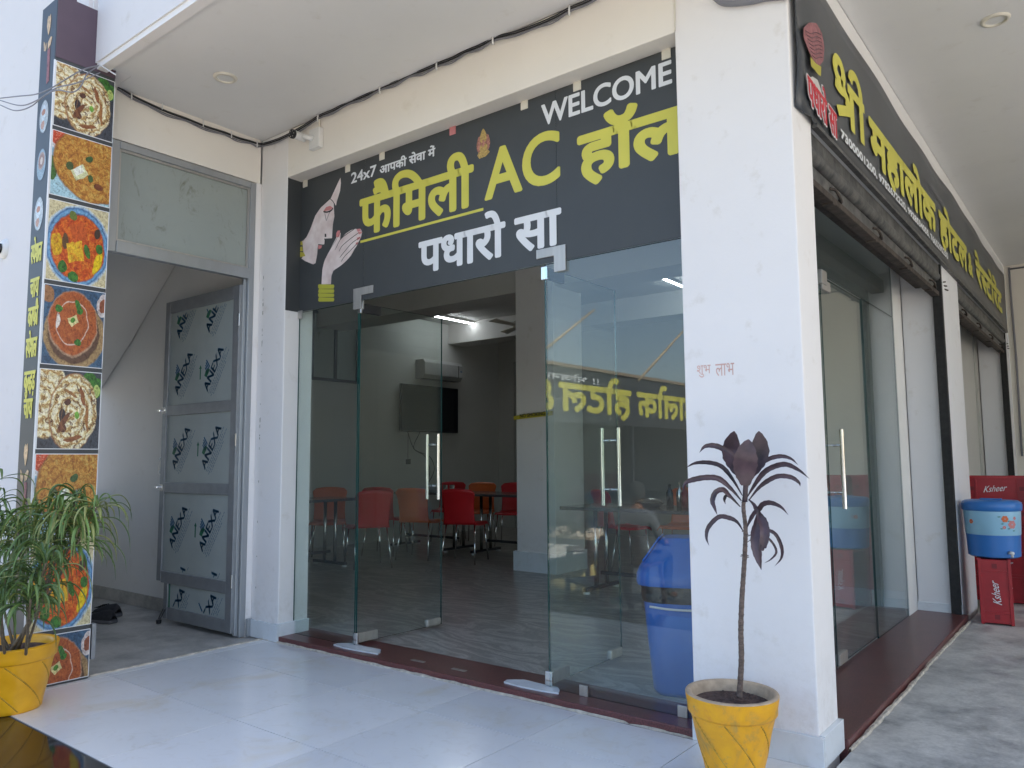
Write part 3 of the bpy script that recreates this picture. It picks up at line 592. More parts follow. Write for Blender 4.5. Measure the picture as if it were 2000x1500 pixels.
flat([(400, 385), (440, 372), (468, 392), (440, 415), (395, 425), (370, 428)], 'print_pink', 'printed_lid', .0013)
flat([(385, 655), (400, 655), (402, 685), (385, 690)], 'print_black', 'printed_stud', .0014)
flat([(318, 770), (360, 772), (350, 800), (322, 812)], 'print_pink', 'printed_lip', .0013)
for q in ([(515, 625), (540, 620), (540, 660), (530, 690), (500, 690), (502, 650)], [(706, 608), (745, 603), (750, 628), (720, 636)], [(722, 640), (762, 632), (758, 650), (730, 662)], [(710, 695), (748, 682), (742, 705), (715, 722)], [(700, 745), (725, 738), (718, 760), (698, 770)]):
    flat(q, 'print_pink', 'printed_nail', .0014)
for i, (a, b) in enumerate(((1165, 1215), (1213, 1258), (1256, 1300), (1298, 1345))):
    flat([(318+6*(i % 2), a+6), (330, a), (476, a+4), (482, a+20), (474, b-6), (330, b-4), (320, b-14)], 'bangle', 'printed_bangle', .0010+.0002*i)
for q in ([(140, 735), (158, 730), (165, 770), (140, 768)], [(118, 790), (160, 785), (165, 830), (120, 830)], [(105, 835), (175, 845), (190, 880), (95, 900)]): flat(q, 'print_gold', 'printed_earring', .0014)
# small ornate seated emblem
eg = at(944, 282, 1, VY)
def emb(pts, mat, d): child(MB().slab([(eg.x+a*.001, VY-d, eg.z+b*.001) for a, b in pts], (0, .0005, 0)).build('printed_emblem', mat), vs)
def ell(cx, cz, rx, rz, n=14): return [(cx+rx*cos(2*pi*k/n), cz+rz*sin(2*pi*k/n)) for k in range(n)]
M('emblem_rose', (.42, .18, .13), .5, var=.6, vscale=90); M('emblem_gold', (.48, .33, .10), .5, var=.5, vscale=110)
emb(ell(0, 0, 52, 62), 'emblem_rose', .0008); emb([(-26, 50), (-12, 82), (0, 96), (12, 82), (26, 50)], 'emblem_gold', .0010); emb(ell(0, 34, 26, 24), 'emblem_gold', .0012)
emb(ell(-30, 34, 13, 20), 'emblem_rose', .0010); emb(ell(30, 34, 13, 20), 'emblem_rose', .0010); emb([(-6, 26), (6, 26), (12, -4), (-4, -18), (-10, -8)], 'emblem_rose', .0014); emb(ell(2, -22, 30, 26), 'emblem_gold', .0011); emb([(-46, -56), (-30, -40), (34, -40), (50, -56), (20, -76), (-30, -80)], 'emblem_gold', .0013)

# sill
tag(MB().box(-4.70, -1.53, 3.205, 3.515, -.33, .036).build('door_sill', 'granite_red', bevel=.004), 'polished dark red granite sill under the glass front', 'sill')
tag(MB().box(-1.318, -.965, 3.475, 6.69, -.33, .036).build('door_sill', 'granite_red', bevel=.004), 'dark red granite sill along the side opening', 'sill')
for (xa, xb, ya, lab) in ((-4.0, -3.60, 3.262, 'chipped white marble piece under the left glass door pivot'), (-2.62, -2.28, 3.262, 'chipped white marble piece under the right glass door pivot')):
    pts = [(xa, ya), (xa+.12, ya-.012), (xa+.25, ya-.006), (xb, ya+.01), (xb-.02, ya+.05), (xb-.06, ya+.09), (xa+.2, ya+.085), (xa+.06, ya+.095), (xa-.01, ya+.04)]
    tag(MB().slab([(a, b, .0365) for a, b in pts], (0, 0, .008)).build('floor_plate', 'marble_skirt'), lab, 'stone plate')
for x in (-3.30, -2.98): tag(MB().box(x-.05, x+.05, 3.30, 3.325, .0365, .039).build('bolt_plate', 'steel_brushed'), 'small worn metal bolt plate in the red sill, %s of the pair' % ('left' if x < -3.1 else 'right'), 'floor bolt')

# glass doors (hinged at the opening edges, both standing open into the hall)
def glass_door(name, label, px, py, ang, width=.75, z0=.052, z1=HZ-.012, hand=1):
    r = thing(name, label, 'door', (px, py, 0), ang)
    MB().pane(0, width, -.006, .006, z0, z1).build('glass_pane', ['glass_door_leaf', 'glass_edge'], r, fix=False)
    for zc, nm in ((z1-.032, 'top_patch'), (z0+.034, 'bottom_patch')):
        MB().box(-.006, .165, -.017, .017, zc-.030, zc+.030).build(nm, 'steel_dark' if zc > 1 else 'steel_brushed', r, bevel=.003)
        MB().box(-.012, .004, -.021, .021, zc-.038, zc+.034).build('pivot_cap', 'chrome', r, bevel=.003)
    MB().box(width-.15, width-.01, -.017, .017, z0-.002, z0+.052).build('corner_lock', 'steel_brushed', r, bevel=.012)
    h = MB(); hx = width-.085
    for s in (-1, 1):
        h.tube([(hx, s*.056, .925), (hx, s*.056, 1.385)], .0125, 16)
        for z in (1.02, 1.31): h.tube([(hx, s*.006, z), (hx, s*.05, z)], .0065, 10); h.tube([(hx, s*.0065, z), (hx, s*.014, z)], .011, 12)
    h.build('handle', 'chrome', r, smooth=True, auto=40)
    return r
glass_door('glass_door', 'left leaf of the glass double door, swung inward', -3.878, GY+.012, radians(88))
glass_door('glass_door', 'right leaf of the glass double door, swung inward near the blue bin', -2.382, GY+.012, radians(91))
# side glass
sg = thing('glass_front', 'side glass panels beside the concrete passage', 'shopfront', (-1.31, 5, 0))
pane(-1.315, -1.305, 3.48, 4.56, SZ, 2.26, sg); pane(-1.315, -1.305, 5.49, 6.398, SZ, 2.26, sg); pane(-1.315, -1.305, 3.48, 6.398, 2.265, 2.68, sg, 'transom_pane')
sdz = thing('glass_door', 'closed side glass door with a long steel bar handle', 'door', (-1.31, 4.57, 0), radians(90))
MB().pane(0, .91, -.006, .006, .052, 2.25).build('glass_pane', ['glass_clear', 'glass_edge'], sdz, fix=False)
for zc in (2.20, .085): MB().box(.0, .16, -.017, .017, zc-.03, zc+.03).build('patch_fitting', 'steel_brushed', sdz, bevel=.003)
hb = MB(); hb.tube([(.08, -.06, .91), (.08, -.06, 1.36)], .0125, 14)
for z in (1.0, 1.27): hb.tube([(.08, -.006, z), (.08, -.055, z)], .008, 10)
hb.build('handle', 'chrome', sdz, smooth=True, auto=40)
pc = at(1603, 545, 0, -1.30); MB().box(-.03, .07, -.024, .024, 2.20, 2.28).build('patch_fitting', 'steel_brushed', sdz, bevel=.002)

# ================================================================== DOORWAY WITH METAL DOOR
df = thing('door_frame', 'grey aluminium door frame with a dusty frosted pane over the doorway', 'door frame', (WX, 2.65, 0))
FX = WX-.045
def fb(*b, mat='aluminium', name='frame_bar', bevel=.003): return child(MB().box(*b).build(name, mat, bevel=bevel), df)
fb(FX, WX+.0, 2.142, 2.19, 2.50, 3.215); fb(FX, WX+.0, 3.125, 3.168, 0, 3.215); fb(FX, WX, 2.191, 3.124, 3.17, 3.215); fb(FX, WX+.006, 2.191, 3.124, 2.50, 2.575)
fb(FX-.004, WX-.022, 3.100, 3.124, .01, 2.50, name='door_stop'); fb(WX+.0, WX+.03, 3.17, 3.205, .0, .12, name='foot_block')
child(MB().box(FX+.012, FX+.020, 2.19, 3.125, 2.575, 3.17).build('frosted_pane', 'glass_frosted'), df)
child(MB().box(FX+.020, FX+.030, 2.19, 2.205, 2.575, 3.17).box(FX+.020, FX+.030, 3.110, 3.125, 2.575, 3.17).box(FX+.020, FX+.030, 2.205, 3.110, 3.155, 3.17).box(FX+.020, FX+.030, 2.205, 3.110, 2.575, 2.59).build('glazing_bead', 'steel_brushed'), df)
# the leaf, open into the entry, covered in printed protective film
dl = thing('metal_door', 'open grey aluminium door still covered in printed protective film', 'door', (WX-.03, 3.094, 0), radians(180))
LW = 1.02
def lb(x0, x1, z0, z1, t=.019, name='door_rail', mat='aluminium_dull'): return MB().box(x0, x1, -t, t, z0, z1).build(name, mat, dl, bevel=.003)
lb(0, .075, .03, 2.455, name='door_stile'); lb(LW-.062, LW, .30, 2.455, name='door_stile'); lb(LW-.17, LW-.115, .03, .2985, name='door_stile')
for z0, z1 in ((2.36, 2.455), (1.555, 1.635), (.965, 1.045), (.29, .375)): lb(.076, LW-.063, z0, z1, .0175)
lb(.076, LW-.171, .03, .115, .0175)
panels = [(.076, LW-.063, 1.635, 2.36), (.076, LW-.063, 1.045, 1.555), (.076, LW-.063, .375, .965), (.076, LW-.171, .115, .29)]
for (x0, x1, z0, z1) in panels: MB().box(x0, x1, -.006, .006, z0, z1).build('film_panel', 'film_panel', dl)
MB().box(.077, .085, .0062, .0072, 1.72, 2.36).box(.077, .084, .0062, .0072, .6, 1.555).box(.077, .086, .0062, .0072, .45, .96).box(LW-.19, LW-.172, .0062, .0072, .115, .29).build('film_edge', 'print_green', dl)
# printed film: word, logo leaf, rows of fine print, arrow
AV, AF = glyphs('ANEXA')
def film_print(cx, cz, lim):
    x0, x1, z0, z1 = lim; k = .42; ang = radians(56); mb = MB(); g = MB()
    def put(V, F, dst, sc=1.0):
        idx = []; 
        for f in F:
            P = []
            for i in f:
                a, b = V[i]; a *= sc; b *= sc
                X = cx-(a*cos(ang)-b*sin(ang)); Z = cz+(a*sin(ang)+b*cos(ang)); P.append((X, Z))
            if all(x0+.004 < q[0] < x1-.004 and z0+.004 < q[1] < z1-.004 for q in P): dst.add([(q[0], .0078, q[1]) for q in P], [tuple(range(len(P)))])
    W = max(v[0] for v in AV); s = .36/W
    for dx in (0, .003, -.003): put([((v[0]*s-.18)+dx*1.3, v[1]*s*.95+dx*.5) for v in AV], AF, mb)
    for r, (a, b) in enumerate(((-.18, .19), (-.17, .15), (-.18, .20), (-.15, .12))):
        yy = -.022-.019*r; q = a
        while q < b:
            L = random.uniform(.012, .03); put([(q, yy), (q+L, yy), (q+L, yy+.0042), (q, yy+.0042)], [(0, 1, 2, 3)], mb); q += L+.006
    q = MB()
    for j in range(4):
        put([(-.075+.018*j, .085), (-.062+.018*j, .085), (-.045+.018*j, .135+.006*j), (-.056+.018*j, .14+.006*j)], [(0, 1, 2, 3)], mb)
    put([(-.10, .075), (-.03, .073), (-.035, .10), (-.07, .115), (-.105, .11)], [(0, 1, 2, 3, 4)], g)
    return mb, g
rows = {0: [2.30, 1.86], 1: [1.29], 2: [.70, .26], 3: [.10]}
for i, lim in enumerate(panels):
    for cz in rows[i]:
        for cx in (.30, .72):
            mb, g = film_print(cx, cz, lim)
            if mb.v: mb.build('printed_word', 'print_navy', dl, fix=False)
            if g.v: g.build('printed_leaf', 'print_green', dl, fix=False)
        a = MB(); x = .505; z = cz+.0
        if lim[2]+.02 < z-.05 and z+.07 < lim[3]:
            a.poly([(x-.007, .0078, z-.05), (x+.007, .0078, z-.05), (x+.007, .0078, z+.03), (x-.007, .0078, z+.03)]).poly([(x-.018, .0078, z+.03), (x+.018, .0078, z+.03), (x, .0078, z+.058)]); a.build('printed_arrow', 'print_green', dl, fix=False)
for z in (1.60, 1.005):   # barrel bolts
    b = MB().tube([(LW-.05, .022, z), (LW+.055, .022, z)], .008, 10); b.lathe([(0, 0), (.013, 0), (.013, .012), (0, .012)], 12, (LW+.03, .03, z-.006)); b.box(LW-.06, LW-.005, .0192, .026, z-.022, z+.022)
    b.build('barrel_bolt', 'chrome', dl, smooth=True, auto=35)
MB().tube(bez([(LW+.002, .0, 1.10), (LW+.045, .0, 1.115), (LW+.05, .0, 1.17), (LW+.045, .0, 1.225), (LW+.002, .0, 1.24)], 6), .006, 8).build('pull_handle', 'chrome', dl, smooth=True)
MB().tube([(LW-.14, .022, .10), (LW-.135, .055, .03)], .010, 10).lathe([(0, 0), (.018, 0), (.020, .025), (0, .03)], 12, (LW-.135, .058, 0)).build('floor_stay', 'black_plastic', dl, smooth=True, auto=40)
for z in (2.2, 1.35, .38): MB().box(-.012, .004, .0192, .026, z-.045, z+.045).build('hinge', 'chrome', dl, bevel=.002)
# shoes
def shoe(label, loc, rz):
    r = thing('shoe', label, 'shoe', loc, rz, 'pair of sports shoes')
    L = .28; P = []; T = []
    secs = [(-.5, .030, .002, .055), (-.46, .036, .0, .085), (-.36, .040, .0, .098), (-.2, .040, .0, .090), (-.05, .042, .0, .085), (.1, .046, .0, .072), (.25, .049, .0, .056), (.38, .046, .0, .048), (.46, .034, .002, .038), (.5, .014, .008, .028)]
    for (s, hw, zb, zt) in secs:
        P.append([(s*L, hw*cos(a)*(1 if sin(a) < .2 else 1-.35*sin(a)), .022+zb+(zt-.022)*max(0, sin(a))) for a in [pi*k/10 for k in range(11)]])
    MB().grid(P).build('shoe_upper', 'shoe_dark', r, smooth=True, solid=.003)
    Q = [[(s*L*1.03, hw*1.10*cos(a), z) for s, hw, zb, zt in secs for z in ()] for a in ()]
    n = len(secs); out = [(s*L*1.02, hw*1.1) for s, hw, _, _ in secs]; ring = [(a, b) for a, b in out]+[(a, -b) for a, b in out[::-1]]
    MB().slab([(a, b, .0) for a, b in ring], (0, 0, .026)).build('shoe_sole', 'shoe_sole', r, bevel=.006)
    MB().add([(-.02+.02*k, -.0475, .03) for k in range(2)]+[(.01+.02*k, -.043, .068) for k in range(2)], [(0, 1, 3, 2)]).build('stripe', 'print_white', r)
    m = MB()
    for k in range(3): x = -.045+.034*k; m.slab([(x, -.047, .032), (x+.013, -.048, .032), (x+.034, -.0445, .064), (x+.022, -.044, .068)], (0, -.003, 0))
    m.build('stripe', 'plastic_white', r)
    m = MB()
    for k in range(5): m.bar((.02+.024*k, -.026, .083-.008*k), (.028+.024*k, .026, .083-.008*k), .006, .006)
    m.build('lace', 'black_matte' if True else '', r); return r
shoe('dark grey sports shoe with pale stripes lying nearest the door', (-6.17, 2.80, -.004), radians(198))
shoe('dark sports shoe behind its twin in the stair entry', (-6.40, 2.96, -.004), radians(190))

# ================================================================== FOOD SIGNBOARD
bd = thing('sign_board', 'tall box signboard with food photographs and yellow Hindi lettering', 'signboard', (-4.74, 1.88, 0))
BX0, BX1, BY0, BY1 = -4.835, -4.622, 1.712, 2.050
child(MB().box(BX0, BX1, BY0, BY1, 0.0, 3.86).build('board_box', 'vinyl_dark', bevel=.006), bd)
child(MB().box(BX1+.0006, BX1+.003, BY0+.002, BY1-.002, 3.50, 3.875).box(BX1-.03, BX1+.0026, BY0, BY0+.10, 3.861, 3.93).build('bare_top_panel', 'board_plum'), bd)
child(MB().box(BX1-.001, BX1+.0055, BY0-.004, BY0+.004, 0.0, 3.48).build('corner_trim', 'print_white'), bd)
zb = [3.490, 3.085, 2.685, 2.200, 1.728, 1.262, .797, .285, -.0]
kinds = ['paratha', 'flatbread', 'curry', 'dal', 'paratha', 'flatbread', 'curry', 'dal']
for i in range(8):
    z1 = zb[i]-.016; z0 = zb[i+1]+.016; yA, yB = BY0+.010, BY1-.006; x = BX1+.0035
    zc0 = z0 if i != 7 else z0
    me = bpy.data.meshes.new('food_picture'); me.from_pydata([(x, yA, z0), (x, yB, z0), (x, yB, z1), (x, yA, z1)], [], [(0, 1, 2, 3)]); uvl = me.uv_layers.new(name='UVMap')
    v0 = 0 if i != 7 else .40
    for li, c in enumerate([(0, v0), (1, v0), (1, 1), (0, 1)]): uvl.data[li].uv = c
    me.materials.append(MATS['picture_'+kinds[i]]); o = bpy.data.objects.new('food_picture', me); COL.objects.link(o); child(o, bd)
    child(MB().box(BX1+.0006, BX1+.0030, yA-.004, yB+.004, z0-.004, z1+.004).build('picture_border', 'print_white'), bd)
def side(s, t, d): return (s, BY0-.0012-d, t)
NX0, NX1 = BX0, BX1; NW = NX1-NX0; ncx = (NX0+NX1)/2
def sidetext(src, zc, h, w_): child(fit_text(src, (ncx-w_*.58, ncx+w_*.58), (zc-h*.55, zc+h*.45), fat=.0048, to=side, hl=(0, .64)), bd)
def narrow_z(v): return at(60, v, 1, BY0).z
sidetext([('स', .62), 'पेशल'], narrow_z(497), .105, .125); sidetext('चाय', narrow_z(562), .105, .10); sidetext('काफी', narrow_z(617), .105, .115)
sidetext([('स', .62), 'पेशल'], narrow_z(677), .105, .125); sidetext(['कु', ('ल', .60), 'हड़'], narrow_z(741), .105, .125); sidetext('चाय', narrow_z(795), .105, .10)
for v, kd, hh in ((235, 'cup', .20), (325, 'coffee', .19), (418, 'cup', .20)):
    zc = at(75, v, 1, BY0).z; mb = []; n = 28
    me = bpy.data.meshes.new('cup_picture'); P = [(ncx+.062*cos(2*pi*k/n), BY0-.0014, zc+hh/2*1.0*sin(2*pi*k/n)) for k in range(n)]
    me.from_pydata(P, [], [tuple(range(n))]); uvl = me.uv_layers.new(name='UVMap')
    for li in range(n): uvl.data[li].uv = (.5+.5*cos(2*pi*li/n), .5+.5*sin(2*pi*li/n))
    me.materials.append(MATS['picture_'+kd]); o = bpy.data.objects.new('cup_picture', me); COL.objects.link(o); child(o, bd)
M('print_skin2', (.60, .42, .24), .5, var=.4, vscale=60)
for v in (85, 895):
    zc = at(60, v, 1, BY0).z; cx = ncx
    def pp(pts, mat, d): child(MB().slab([(cx+a*.001, BY0-.001-d, zc+b*.001) for a, b in pts], (0, .0006, 0)).build('printed_figure', mat), bd)
    pp([(-22, 62), (-8, 80), (6, 70), (20, 82), (28, 50), (24, 0), (8, -34), (2, -44), (-14, -10), (-24, 20)], 'print_skin2', .0008)
    pp([(-60, -60), (-44, -70), (-36, -100), (-20, -78), (-14, -108), (-26, -130), (-50, -120)], 'print_skin2', .0008); pp([(0, -90), (36, -62), (58, -70), (40, -112), (6, -128)], 'print_skin2', .0009)
    pp([(0, -132), (36, -128), (44, -330), (8, -340)], 'turban', .0007)
pal = at(182, 1240, 1, 2.06)
tag(MB().box(-4.66, -4.622, 2.058, 2.082, .10, .295).build('metal_strip', 'aluminium_dull', bevel=.003), 'short grey metal strip standing behind the foot of the signboard', 'metal strip')
# loose wires in front of the board
for k, pts in enumerate(([(0, 192), (35, 188), (70, 184), (100, 172), (140, 148), (165, 135), (192, 128)], [(0, 196), (40, 206), (72, 196), (110, 172), (150, 162), (195, 142)], [(0, 205), (30, 216), (60, 208), (88, 186), (112, 176), (142, 180), (158, 168), (170, 145), (190, 130)])):
    P = [at(u, v, 1, 1.66-.01*k if u < 150 else 1.66+.25*(u-150)/45) for u, v in pts]
    tag(MB().tube(bez(P, 7), .0036, 6).build('loose_wire', 'cable_grey', smooth=True), ('upper', 'middle', 'lowest')[k]+' of the three thin grey wires crossing the signboard', 'wire')
P = [at(u, v, 1, 1.935) for u, v in ((183, -10), (184, 60), (182, 105), (192, 124), (226, 146))]
tag(MB().tube(bez(P, 8), .004, 6).build('wall_cable', 'plastic_white', smooth=True), 'thin white cable running down the upper wall beside the signboard', 'cable')
# dome camera
dc = thing('dome_camera', 'white dome camera on the left wall', 'security camera', (at(10, 487, 1, 1.98)), 0)
prof = [(0, .03), (.03, .03), (.062, .02), (.07, .0), (.07, -.002)]
dm = MB().lathe([(r, z) for r, z in prof], 28); o = dm.build('camera_base', 'plastic_white', dc, smooth=True); o.rotation_euler = (radians(90), 0, 0)
o = MB().lathe([(0, .062), (.012, .060), (.025, .053), (.034, .04), (.036, .03)], 24).build('camera_dome', 'tv_screen', dc, smooth=True); o.rotation_euler = (radians(90), 0, 0)
# bullet camera on the beam
p = at(622, 272, 1, 3.21); bc = thing('bullet_camera', 'white bullet security camera on a junction box under the ceiling cable', 'security camera', (p.x, 3.211, p.z))
MB().box(-.055, .055, -.04, -.0005, -.075, .065).build('junction_box', 'plastic_white', bc, bevel=.006)
MB().tube([(-.01, -.04, -.01), (-.03, -.065, .0), (-.07, -.075, .012)], .018, 12).build('camera_arm', 'plastic_white', bc, smooth=True)
a = Vector((-.098, -.045, .022)); b_ = Vector((-.088, -.150, .012)); d_ = (b_-a).normalized()
MB().tube([a, b_], .029, 20).build('camera_barrel', 'plastic_white', bc, smooth=True, auto=40)
MB().tube([b_-d_*.01, b_+d_*.004], .031, 20).build('camera_front', 'black_plastic', bc, smooth=True, auto=40)
mb = MB()
for k in range(6):
    q = b_+d_*.0045+Vector((-d_.y, d_.x, 0))*.021*cos(k*pi/3)+Vector((0, 0, 1))*.021*sin(k*pi/3); mb.tube([q, q+d_*.002], .004, 8)
mb.build('infrared_light', 'steel', bc)
MB().tube([(.02, -.012, .065), (.02, -.01, .27)], .006, 8).build('conduit', 'plastic_cream', bc, smooth=True)
# ceiling cable bundle with clips
cb = thing('cable_bundle', 'black and grey cables clipped along the ceiling edge above the glass front', 'cables', (-3, 3.2, 3.5))
path1 = [(230, 172), (290, 205), (365, 235), (440, 262), (490, 279)]; path2 = [(515, 284), (560, 268), (624, 230), (680, 203), (745, 174), (800, 149), (856, 128), (910, 104), (966, 78), (1050, 52), (1115, 20), (1180, -12)]
PA = [at(u, v, 0, WX+.012) for u, v in path1]+[at(u, v, 1, 3.198) for u, v in path2]
for k, (dz, sagk, mt, r) in enumerate(((.004, 0, 'cable_black', .0048), (-.007, .005, 'cable_grey', .0042), (-.012, .012, 'cable_grey', .0034), (.011, .0, 'cable_black', .0036))):
    pts = []
    for i, q in enumerate(PA):
        pts.append(q+Vector((0.0, -.002*k, dz+.004)));
        if i < len(PA)-1: pts.append((q+PA[i+1])/2+Vector((0, -.002*k, dz-.002-sagk*random.uniform(.3, 1))))
    child(MB().tube(bez(pts, 4), r, 6).build('cable', mt, smooth=True), cb)
for u, v in ((624, 230), (745, 174), (856, 128), (966, 78), (1115, 20)):
    q = at(u, v, 1, 3.198); child(MB().tube([q+Vector((0, -.014, -.034)), q+Vector((0, -.017, -.01)), q+Vector((0, -.014, .018))], .0055, 6).build('cable_clip', 'plastic_white', smooth=True), cb)
for u, v in ((255, 188), (315, 206), (395, 240), (450, 262), (500, 281)):
    q = at(u, v, 0, WX+.012); child(MB().tube([q+Vector((.014, 0, -.03)), q+Vector((.016, 0, -.005)), q+Vector((.012, 0, .02))], .0045, 6).build('cable_clip', 'plastic_white', smooth=True), cb)
P = [at(1318, v, 1, 3.20) for v in (0, 18, 30, 45, 60)]; tag(MB().tube(bez(P, 5), .0035, 6).build('wall_cable', 'plastic_cream', smooth=True), 'short thin cable hanging at the top left edge of the corner pillar', 'cable')
P = [at(u, v, 1, 3.19) for u, v in ((1395, -6), (1415, 6), (1460, 4), (1500, -4), (1545, -8))]
tag(MB().tube(bez(P, 8), .014, 10).build('conduit_pipe', 'cable_grey', smooth=True), 'curved grey conduit pipe across the top of the corner pillar', 'pipe')
P = [Vector((-.97, 3.25, 3.46)), Vector((-.95, 3.30, 3.40)), Vector((-.96, 3.46, 3.375)), Vector((-.965, 3.6, 3.37))]
# downlights
def downlight(label, x, y, lit=False):
    r = thing('downlight', label, 'ceiling light', (x, y, 3.55), 0, 'recessed ceiling lights')
    MB().lathe([(.048, -.001), (.050, -.012), (.066, -.010), (.072, -.0005)], 32).build('trim_ring', 'plastic_cream', r, smooth=True)
    MB().lathe([(0, -.004), (.048, -.004)], 32).build('diffuser', 'led_glow' if lit else 'plastic_white', r)
q = at(440, 151, 2, 3.55); downlight('round recessed ceiling light at the left, over the porch', q.x, q.y)
q = at(1944, 38, 2, 3.55); downlight('round recessed ceiling light over the side passage', q.x, q.y)
# scribbles on the corner pillar
def pface(s, t, d): return (s, 3.2096-d, t)
q = at(1372, 727, 1, 3.21); gr = thing('graffiti', 'faint red hand-painted Hindi scribble on the white corner pillar', 'scribble', (q.x, 3.21, q.z))
P1 = [at(u, v, 1, 3.21) for u, v in ((1362, 738), (1388, 712), (1398, 735), (1434, 708))]
for txt, a, b in (('शुभ', P1[0], P1[1]), ('लाभ', P1[2], P1[3])):
    child(fit_text(txt, (a.x, b.x), (a.z, b.z), fat=0, to=pface, mat='graffiti', name='scribble_word'), gr)

# ================================================================== SIDE BANNER AND SHUTTERS
BNX = -.985
bn = thing('banner', 'long dark cloth banner with yellow Hindi hotel name and phone numbers along the side passage', 'banner', (BNX, 7, 3))
rows_ = []; ny = 110; nz = 10
for j in range(nz+1):
    row = []
    for i in range(ny+1):
        y = 3.235+(10.96-3.235)*i/ny; f = j/nz; zl = 2.690+.008*sin(y*3.1); zh = 3.385+.012*sin(y*1.7+1)
        if y < 3.7: zh += (.17)*(1-(y-3.235)/.465)**1.5
        rip = .0
        if y < 3.62: k = (3.62-y)/.385; rip = .010*sin(26*y+9*f*k+2)*k+.006*sin(60*y+14*f)*k
        rip += .004*sin(y*5+f*3)*f
        row.append((BNX+.006+rip, y, zl+(zh-zl)*f))
    rows_.append(row)
child(MB().grid(rows_).build('cloth', 'banner_side', smooth=True, solid=.002, fix=False), bn)
child(MB().box(-.999, -.972, 3.47, 10.9, 2.672, 2.690).build('lower_rail', 'shutter_metal'), bn)
def sid(s, t, d): return (BNX+.0135+d, s, t)
def st_(src, a, b, fat, mat='print_yellow', hl=HL, name='printed_word'): return child(fit_text(src, a, b, fat=fat, to=sid, mat=mat, hl=hl, name=name), bn)
# the joined first syllable drawn by strokes
V, F = strokes([[(.30, .56), (.13, .58), (.05, .72), (.13, .87), (.27, .86), (.33, .72), (.30, .58), (.36, .44)], [(.04, .44), (.18, .42), (.34, .45), (.44, .38), (.42, .27)], [(.08, .02), (.30, .14), (.56, .27)], [(.58, .66), (.58, -.04)], [(.46, .62), (1.06, .62)], [(.93, .66), (.93, -.04)], [(.93, .62), (.92, .84), (.78, .98), (.62, .93), (.56, .80)]], .125)
st_((V, F), (3.77, 4.335), (2.862, 3.175), .006, hl=(-.02, .96))
st_('महालोक', (4.455, 6.36), (2.845, 3.062), .022); st_('होटल', (6.53, 7.86), (2.845, 3.062), .022)
st_('&', (7.935, 8.17), (2.85, 3.04), .014, hl=None); st_(['रे', ('स', .62), 'टोरेंट'], (8.42, 10.45), (2.845, 3.062), .022)
for k_, wd_ in enumerate(('7300001200,', '9782672220,', '9928534055,', '7665290250')): st_(wd_, (3.855+.752*k_, 3.855+.752*k_+.705), (2.745, 2.792), .0045, 'print_white', hl=None, name='phone_number')
st_('॥ श्री गणेशाय नमः ॥'.replace('श्री', 'श्री'), (6.05, 7.15), (3.15, 3.19), .002, 'cable_grey')
# red word on white edging, with turban picture
for wdt, mt, d0 in ((.013, 'print_white', .0), (.0045, 'print_red', .0022)):
    o = child(fit_text('पधारो सा', (3.325, 3.755), (2.735, 2.855), fat=wdt, to=lambda s, t, d, D=d0: (BNX+.020+D+d, s, t-.03*(s-3.3)/.45), mat=mt, hl=HL), bn)
def bshape(pts, mat, d, name): 
    P = [at(1540+a*240/900, 60+b*400/1500, 0, BNX+.022+d) for a, b in pts]; child(MB().slab(P, (.0006, 0, 0)).build(name, mat), bn)
bshape([(110, -20), (150, -60), (205, -55), (245, 20), (262, 120), (255, 220), (225, 260), (180, 215), (140, 130), (112, 50)], 'turban', .0, 'printed_turban')
bshape([(160, 190), (200, 240), (240, 265), (235, 335), (215, 318), (195, 290), (165, 260)], 'print_gold', .001, 'printed_turban_end')
bshape([(130, 355), (175, 335), (212, 360), (240, 440), (250, 500), (215, 480), (160, 420)], 'cloth_white', -.0015, 'printed_cloth')
# wave folds on the printed turban
for k in range(7):
    P = [at(1540+a*240/900, 60+b*400/1500, 0, BNX+.0238) for a, b in ((125+8*k, 0+30*k), (165+6*k, 22+30*k), (200+5*k, 12+30*k), (238+2*k, 30+28*k))]
    child(MB().tube(bez(P, 4), .0012, 4).build('printed_fold', 'board_plum'), bn)
# roller shutters
def shutter(label, y0, y1):
    r = thing('roller_shutter', label, 'roller shutter', (-1.05, y0, 0)); L = y1-y0
    MB().box(-.03, .035, 0, L, 2.60, 2.672).build('shutter_hood', 'shutter_metal', r)
    MB().tube([(.005, .0, 2.585), (.005, L, 2.585)], .038, 14).build('shutter_roll', 'shutter_metal', r, smooth=True, auto=40)
    MB().box(-.012, .012, 0, L, 2.47, 2.545).build('shutter_slat', 'shutter_metal', r, bevel=.004)
    MB().box(-.028, .028, 0.01, L-.01, 2.435, 2.468).build('bottom_bar', 'shutter_rust', r, bevel=.003)
    MB().box(-.14, -.05, 0.0, L, 2.52, 2.62).build('drum_cover', 'shutter_rust', r)
    n = 4
    for k in range(n):
        y = L*(.12+.78*k/(n-1)); MB().tube(bez([(.012, y, 2.51), (.035, y+.02, 2.50), (.04, y+.07, 2.475), (.03, y+.13, 2.47), (.012, y+.15, 2.49)], 5), .0075, 6).build('lock_hook', 'shutter_rust', r, smooth=True)
        MB().box(-.02, .03, y-.02, y+.02, 2.425, 2.436).build('lock_plate', 'shutter_rust', r)
    MB().box(-.02, .045, L-.035, L+.03, .0, 2.68).build('guide_rail', 'black_matte', r, bevel=.003)
    MB().box(-.02, .005, -.0, .02, .04, 2.6).build('guide_rail', 'black_matte', r)
    for k in range(3): MB().tube([(.03, L-.02, 2.50+.02*k), (.06, L+.16-.05*k, 2.505+.025*k)], .006, 6).build('spike', 'shutter_rust', r)
    return r
